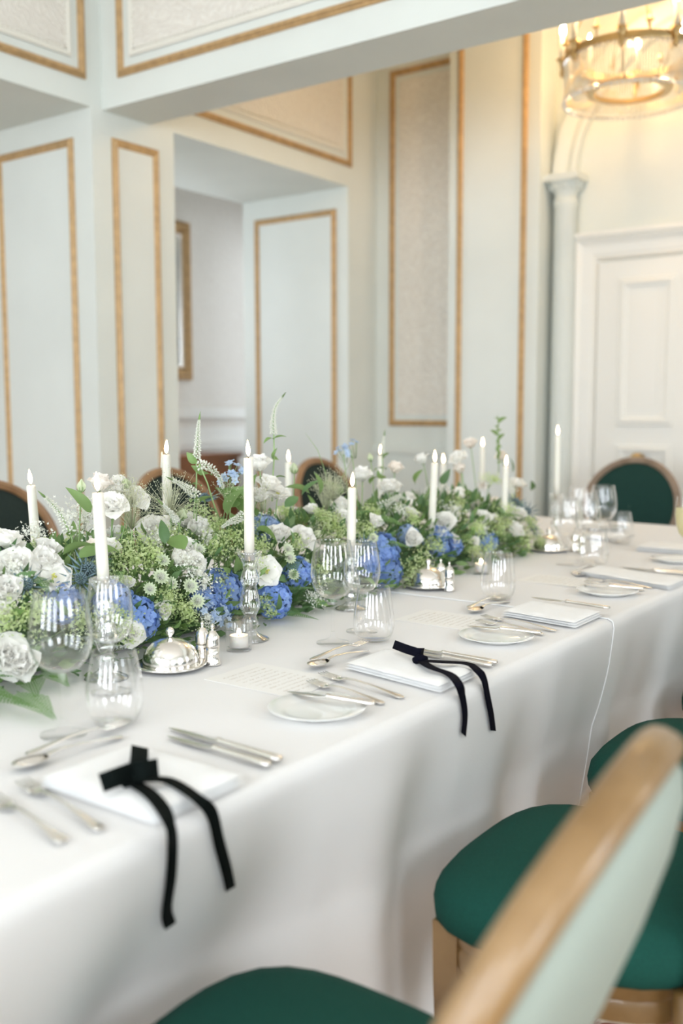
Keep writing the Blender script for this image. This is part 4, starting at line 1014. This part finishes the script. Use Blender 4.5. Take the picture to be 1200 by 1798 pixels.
for px, py, sc, X in ((416, 825, 1.1, -1.6), (405, 838, 1.0, -1.6), (384, 1074, .9, None), (368, 1070, .9, None), (615, 785, 1.1, -1.74), (602, 793, 1.0, -1.74), (400, 1090, .7, None)):
    p = surf(px, py, 1.06, X); dd = dirn(p, .3, .6); mt = basis(p-dd*.01, dd, sc); o = part('tweedia', random.choice(TW), mt, 'sky blue star flowers'); stem_to(o, mt, foot_of(p), .0014, 1)
for px, py, sc in ((152, 1005, 1.3), (163, 985, 1.0), (140, 1020, 1.1), (905, 885, 1.2), (925, 900, 1.2), (935, 930, 1.0), (360, 880, 1.1), (45, 1030, 1.1), (640, 960, 1.0)):
    p = surf(px, py, 1.05); dd = dirn(p, .4, .5); mt = basis(p, dd, sc); o = part('sea_holly', TH, mt, 'steel blue spiky thistle head'); stem_to(o, mt, foot_of(p), .0015)
# veronica and gooseneck spikes: curves through photographed points, at a distance inside the garland
def spike(pts, X, r0, m='whitef', tip=True, stem=None, leaves=3):
    Q = [onx(x, y, X) for x, y in pts]; n = len(Q)
    cur = []
    for k in range(31):
        t = k/30*(n-1); i = min(int(t), n-2); s = t-i; p0, p1, p2, p3 = Q[max(i-1, 0)], Q[i], Q[i+1], Q[min(i+2, n-1)]
        cur.append(.5*((2*p1)+(-p0+p2)*s+(2*p0-5*p1+4*p2-p3)*s*s+(-p0+3*p1-3*p2+p3)*s**3))
    base = cur[0]; mb = MB(); mt = Matrix.Translation(base); L_ = len(cur)
    for k in range(150):
        t = (k/150)**.9; i = min(int(t*30), 29); p = cur[i].lerp(cur[i+1], t*30-i); tan = (cur[i+1]-cur[i]).normalized(); a = k*2.4
        u = tan.orthogonal().normalized(); v = tan.cross(u); d = u*math.cos(a)+v*math.sin(a); r = r0*(1-.75*t)
        mb.octa(p+d*r*random.uniform(.7, 1.25)-base, .0026*(1.15-.7*t), d, 1.5)
    o = part('flower_spike', mb.data('flower_spike', M[m]), mt, 'tapering spike of tiny white florets')
    tb_ = MB().tube([p-base for p in cur], [.0016*(1-.6*i/30) for i in range(31)], 5); sub('stalk', tb_, M['stem'], o)
    if tip:
        d = (cur[-1]-cur[-3]).normalized(); tm = MB().tube([cur[-2]-base, cur[-1]-base+d*.006, cur[-1]-base+d*.02], [.0026, .0022, .0004], 6); sub('green_tip', tm, M['leaf'], o)
    f = onx(*stem, X) if stem else foot_of(base); st = [base, base.lerp(f, .35)+Vector((0, .004, 0)), base.lerp(f, .7), f]
    sub('stem', MB().tube([p-base for p in st], .0019, 5), M['stem'], o)
    for k in range(leaves*2):
        p = base.lerp(f, (k//2+.25)/(leaves+.3)); dd = Vector((random.uniform(-.3, .3), (1 if k % 2 else -1)*random.uniform(.5, .9), random.uniform(.3, .9))); c = link('leaf', LEAF[random.choice((0, 1))], o); c.matrix_basis = Matrix.Translation(-base) @ basis(p, dd, random.uniform(.5, .75))
spike([(345, 805), (347, 780), (348, 755), (350, 737)], -1.63, .008, stem=(340, 925))
spike([(481, 762), (480, 740), (484, 715), (496, 697)], -1.64, .0075, stem=(478, 880))
spike([(350, 815), (368, 820), (385, 838), (392, 858)], -1.6, .0105, tip=False, stem=(385, 910), leaves=1)
spike([(345, 868), (330, 858), (318, 850), (302, 842)], -1.58, .0095, tip=True, stem=(345, 915), leaves=1)
spike([(428, 905), (415, 912), (402, 918), (390, 926)], -1.54, .0095, tip=False, stem=(432, 940), leaves=1)
spike([(122, 935), (108, 905), (92, 885), (78, 872)], -1.6, .0095, stem=(128, 970), leaves=1)
spike([(665, 888), (685, 880), (700, 872), (716, 878)], -1.6, .0095, tip=False, stem=(655, 920), leaves=1)
spike([(838, 915), (848, 905), (860, 908), (866, 918)], -1.6, .009, tip=False, stem=(832, 935), leaves=1)
spike([(672, 800), (673, 780), (675, 765)], -1.76, .006, stem=(670, 860))
spike([(310, 915), (300, 900), (285, 885)], -1.56, .006, stem=(318, 935), leaves=0)
# upright pea-like shoot at the garland end
for px, X in ((872, -1.7),):
    b0 = onx(876, 830, X); tp = onx(874, 728, X); mt = Matrix.Translation(b0); me = MB().tube([Vector((0, 0, 0)), (tp-b0)*.5+Vector((0, .01, 0)), tp-b0], [.002, .0016, .0008], 5).data('shoot', M['stem'])
    o = part('leafy_shoot', me, mt, 'upright green shoot with small pods')
    for k in range(12):
        p = (tp-b0)*(.15+.07*k); c = link('leaf', LEAF[0], o); c.matrix_basis = basis(p, Vector((0, (-1)**k*.7, .8)), random.uniform(.45, .8))
# wispy panic grass
def wisp(px, py, X, n, ln, spread):
    b0 = onx(px, py, X); mt = Matrix.Translation(b0); mb = MB(); random.seed(int(px))
    for k in range(n):
        a = random.uniform(0, 6.28); t = random.uniform(.05, 1)*spread; d = Vector((math.sin(t)*math.cos(a), math.sin(t)*math.sin(a), math.cos(t))); l = ln*random.uniform(.5, 1.0); dr = Vector((0, 0, -.25*l*t))
        mb.tube([(0, 0, 0), d*l*.5, d*l+dr*.6], [.0005, .00035, .0003], 3)
        for q in range(3): mb.octa(d*l*random.uniform(.75, 1)+dr*.5+Vector((random.uniform(-.008, .008), random.uniform(-.008, .008), random.uniform(-.008, .008))), .0011, None, 1.5)
    o = part('panic_grass', mb.data('panic_grass', M['wisp']), mt, 'wispy tuft of fine seeded grass'); sub('stem', MB().tube([(0, 0, 0), foot_of(b0)-b0], .0012, 5), M['stem'], o)
for a in ((300, 905, -1.6, 110, .12, 1.5), (232, 930, -1.58, 80, .11, .9), (225, 900, -1.6, 60, .09, .7), (586, 880, -1.64, 120, .11, 1.1), (572, 900, -1.64, 60, .12, .6), (400, 885, -1.6, 40, .08, 1.2), (555, 950, -1.56, 50, .07, 1.4), (460, 900, -1.6, 40, .09, .8)): wisp(*a)
# long grass blades and broad leaves standing up
for pts, X in (([(583, 880), (572, 830), (558, 790), (536, 760)], -1.68), ([(222, 940), (226, 890), (232, 860)], -1.6), ([(230, 940), (240, 890), (246, 858)], -1.6), ([(595, 880), (600, 840), (622, 800)], -1.68)):
    P_ = [onx(x, y, X) for x, y in pts]; me = MB().tube([p-P_[0] for p in P_], [.0018, .0016, .0012, .0004][:len(P_)-1]+[.0003], 4, ell=[.4]*len(P_)).data('grass_blade', M['stem']); part('grass_blade', me, Matrix.Translation(P_[0]))
for px, py, X, sc, k in ((425, 905, -1.56, 1.5, 2), (440, 885, -1.58, 1.2, 2), (400, 905, -1.57, 1.2, 2), (395, 885, -1.6, 1.1, 2), (450, 930, -1.55, 1.0, 2), (560, 870, -1.64, 1.3, 0), (545, 868, -1.64, 1.2, 1), (605, 865, -1.66, 1.1, 1), (730, 850, -1.7, 1.2, 1), (755, 905, -1.64, 1.0, 2), (715, 895, -1.6, 1.1, 2), (530, 870, -1.64, 1.1, 3), (325, 965, -1.5, 1.0, 2), (290, 955, -1.5, .9, 3), (135, 980, -1.55, 1.5, 1), (110, 975, -1.55, 1.3, 1), (420, 1000, -1.5, .8, 2), (500, 890, -1.6, 1.0, 3), (900, 830, -1.68, 1.0, 3), (935, 860, -1.68, 1.0, 3), (650, 850, -1.7, 1.1, 1), (775, 850, -1.68, 1.1, 3), (160, 900, -1.6, 1.1, 1)):
    p = onx(px, py, X); part('leaf', LEAF[k], basis(p, Vector((random.uniform(-.2, .8), random.uniform(-1, 1), random.uniform(.1, .9))), sc))
# scattered leaves over the mound
for k in range(90):
    y = random.uniform(.45, 3.38); e = end_taper(y); th = random.uniform(.05, PI*.8); p = Vector((MX+GA*e*math.cos(th), y, TZ+.01+GB*e*math.sin(th)*.95)); d = Vector((math.cos(th), random.uniform(-1, 1), math.sin(th)*.6+.2)); part('leaf', random.choice((LEAF[0], LEAF[1], LEAF[3], LEAF[4])), basis(p, d, random.uniform(.45, .8)))
# fern fronds: a skirt along the cloth, more over the mound
for k in range(64):
    y = .35+3.05*(k+random.uniform(0, 1))/64; e = end_taper(y); lo = k % 2 == 0
    th = random.uniform(.05, .22) if lo else random.uniform(.3, 1.3); p = Vector((MX+GA*.72*e*math.cos(th), y, TZ+.035+GB*.75*e*math.sin(th)))
    d = Vector((1, random.uniform(-1.2, 1.2), random.uniform(.08, .22))) if lo else Vector((.8, random.uniform(-1.4, 1.4), random.uniform(.2, .9)))
    mt = basis(p, d, random.uniform(.5, .8) if lo else random.uniform(.55, .85), None)
    # keep the frond's drooping side downwards
    z = d.normalized(); xx = Vector((0, 0, -1)); xx = (xx-z*xx.dot(z)).normalized()
    if not lo: xx = (xx+Vector((random.uniform(-.5, .5), random.uniform(-.5, .5), 0))); xx = (xx-z*xx.dot(z)).normalized()
    yy = z.cross(xx); s = mt.to_scale().x; mt = Matrix.Translation(p) @ Matrix(((xx.x*s*(.25 if lo else 1), yy.x*s, z.x*s, 0), (xx.y*s*(.25 if lo else 1), yy.y*s, z.y*s, 0), (xx.z*s*(.25 if lo else 1), yy.z*s, z.z*s, 0), (0, 0, 0, 1)))
    part('fern_frond', random.choice(FE), mt)
for px, py, sc in ((80, 1240, 1.05), (35, 1225, 1.0), (60, 1205, .9), (5, 1210, 1.0), (110, 1190, .8), (265, 1110, .8), (290, 1130, .8), (225, 1130, .8), (30, 1180, .9), (700, 1020, .8), (520, 1070, .8), (545, 1080, .7), (650, 1015, .7), (930, 965, .8), (890, 960, .8)):
    p = onz(px, py, TZ+.03); z = Vector((.9, random.uniform(-.5, .35), -.02)).normalized(); xx = (Vector((0, 0, -1))-z*(-z.z)).normalized(); yy = z.cross(xx); s = sc*.75
    p = p-z*.10*sc
    part('fern_frond', FE[0], Matrix.Translation(p) @ Matrix(((xx.x*s*.25, yy.x*s, z.x*s, 0), (xx.y*s*.25, yy.y*s, z.y*s, 0), (xx.z*s*.25, yy.z*s, z.z*s, 0), (0, 0, 0, 1))))
for k in range(22):
    y = random.uniform(.6, 3.25); e = end_taper(y); th = random.uniform(.35, PI*.5); p = Vector((MX+GA*1.04*e*math.cos(th), y, TZ+GB*1.04*e*math.sin(th))); d = dirn(p, .35, .5)
    mt = basis(p-d*.016, d, random.uniform(.55, .85)); kd = random.choice(('half', 'rose', 'bud')); o = part('lisianthus' if kd != 'bud' else 'lisianthus_bud', random.choice(BL[kd]), mt); stem_to(o, mt, foot_of(p), .0012)
for k in range(14):
    y = random.uniform(.5, 3.3); e = end_taper(y); th = random.uniform(.25, PI*.55); p = Vector((MX+GA*e*math.cos(th), y, TZ+GB*e*math.sin(th))); d = dirn(p, .3, .3); q = k % 3
    mt = basis(p-d*.035, d, random.uniform(.8, 1.1)); o = part('alchemilla' if q else 'white_spray', random.choice(FR if q else FW), mt); stem_to(o, mt, foot_of(p), .0012)
# blooms on the side turned to the wall and along the crest
for k in range(34):
    y = random.uniform(.5, 3.3); e = end_taper(y); th = random.uniform(PI*.55, PI*.93); p = Vector((MX+GA*1.05*e*math.cos(th), y, TZ+GB*1.05*e*math.sin(th))); d = Vector((math.cos(th), random.uniform(-.4, .4), math.sin(th)+.2))
    kd = random.choice(('rose', 'half', 'open', 'cream')); mt = basis(p-d.normalized()*.02, d, random.uniform(.85, 1.05)); o = part('lisianthus', random.choice(BL[kd]), mt); stem_to(o, mt, foot_of(p))
for k in range(14):
    y = random.uniform(.5, 3.3); th = random.uniform(PI*.6, PI*.95); p = Vector((MX+GA*math.cos(th), y, TZ+GB*math.sin(th))); d = Vector((math.cos(th), 0, math.sin(th)+.2)); mt = basis(p-d*.03, d, 1); o = part('alchemilla', random.choice(FR), mt); stem_to(o, mt, foot_of(p))
# ------------------------------------------------------------------ chandelier
CX, CY, ZB, ZT, CR = -1.725, 4.68, 2.685, 2.86, .298
chd = thing('chandelier', 'round brass and crystal chandelier with lit candle tubes hanging beyond the beam', 'chandelier', (CX, CY, 0))
def ring(R, z0, z1, t, name, m):
    n = 64; prof = [(R-t, z0), (R, z0), (R+.004, (z0+z1)/2), (R, z1), (R-t, z1), (R-t, z0)]
    return MB().lathe(prof, n, cap=False).build(name, M[m], chd, True, 40)
ring(CR, ZT, ZT+.032, .014, 'upper_ring', 'brass'); ring(.19, ZB+.03, ZB+.05, .03, 'inner_ring', 'brass')
ring(CR-.002, ZB-.004, ZB+.004, .006, 'lower_ring', 'rod')
rod = MB(); rod.lathe([(0, -.165), (.004, -.16), (.0048, -.01), (.002, 0)], 6); rme = rod.data('crystal_rod', M['rod'], False)
for k in range(150):
    a = 2*PI*k/150; o = link('crystal_rod', rme, chd); o.location = ((CR-.004)*math.cos(a), (CR-.004)*math.sin(a), ZT)
bead = MB().lathe([(0, -.011), (.0075, -.005), (.009, 0), (.0075, .005), (0, .011)], 8).data('crystal_bead', M['rod'], False)
for k in range(72):
    a = 2*PI*k/72
    o = link('crystal_bead', bead, chd); o.location = ((CR-.002)*math.cos(a), (CR-.002)*math.sin(a), ZB-.006)
    o = link('crystal_bead', bead, chd); o.location = ((CR-.002)*math.cos(a+.04), (CR-.002)*math.sin(a+.04), ZT-.006)
for k in range(8):
    a = 2*PI*(k+.3)/8; x, y = (CR+.012)*math.cos(a), (CR+.012)*math.sin(a)
    MB().lathe([(.006, ZT-.04), (.014, ZT-.02), (.007, ZT), (.02, ZT+.03), (.03, ZT+.045), (.012, ZT+.05)], 14, (x, y, 0)).build('candle_cup', M['brass'], chd)
    c = MB().lathe([(.0125, ZT+.045), (.0125, ZT+.15), (0, ZT+.151)], 12, (x, y, 0)).build('candle_tube', M['lcandle'], chd)
    MB().lathe([(.004, ZT+.15), (.012, ZT+.165), (.013, ZT+.18), (.007, ZT+.205), (0, ZT+.225)], 12, (x, y, 0)).build('bulb', M['bulb'], c)
    a2 = a+PI/8; x2, y2 = CR*math.cos(a2), CR*math.sin(a2)
    MB().lathe([(.004, ZT+.03), (.004, ZT+.06), (.02, ZT+.07), (.008, ZT+.08), (.006, ZT+.1), (0, ZT+.12)], 8, (x2, y2, 0)).build('finial', M['brass'], chd)
    MB().tube([(.17*math.cos(a), .17*math.sin(a), ZB+.045), (.24*math.cos(a), .24*math.sin(a), ZB+.07), (CR*math.cos(a), CR*math.sin(a), ZT+.01)], .005, 6).build('arm', M['brass'], chd)
    if k % 2 == 0: MB().tube([(CR*math.cos(a2), CR*math.sin(a2), ZT+.03), (.1*math.cos(a2), .1*math.sin(a2), ZT+.45), (.015*math.cos(a2), .015*math.sin(a2), ZT+.62)], .004, 6).build('chain', M['brass'], chd)
MB().lathe([(0, ZT+.58), (.02, ZT+.6), (.012, ZT+.65), (.008, ZT+.8), (.008, TOP-.04), (.05, TOP-.03), (.055, TOP)], 16).build('canopy', M['brass'], chd)
for k in range(4):
    a = PI/2*k+.4; l = bpy.data.lights.new('chandelier_bulb', 'POINT'); l.energy = CHW/4; l.color = (1, .62, .28); l.shadow_soft_size = .03
    o = bpy.data.objects.new('chandelier_bulb', l); COL.objects.link(o); o.location = (CX+.31*math.cos(a), CY+.31*math.sin(a), ZT+.26)
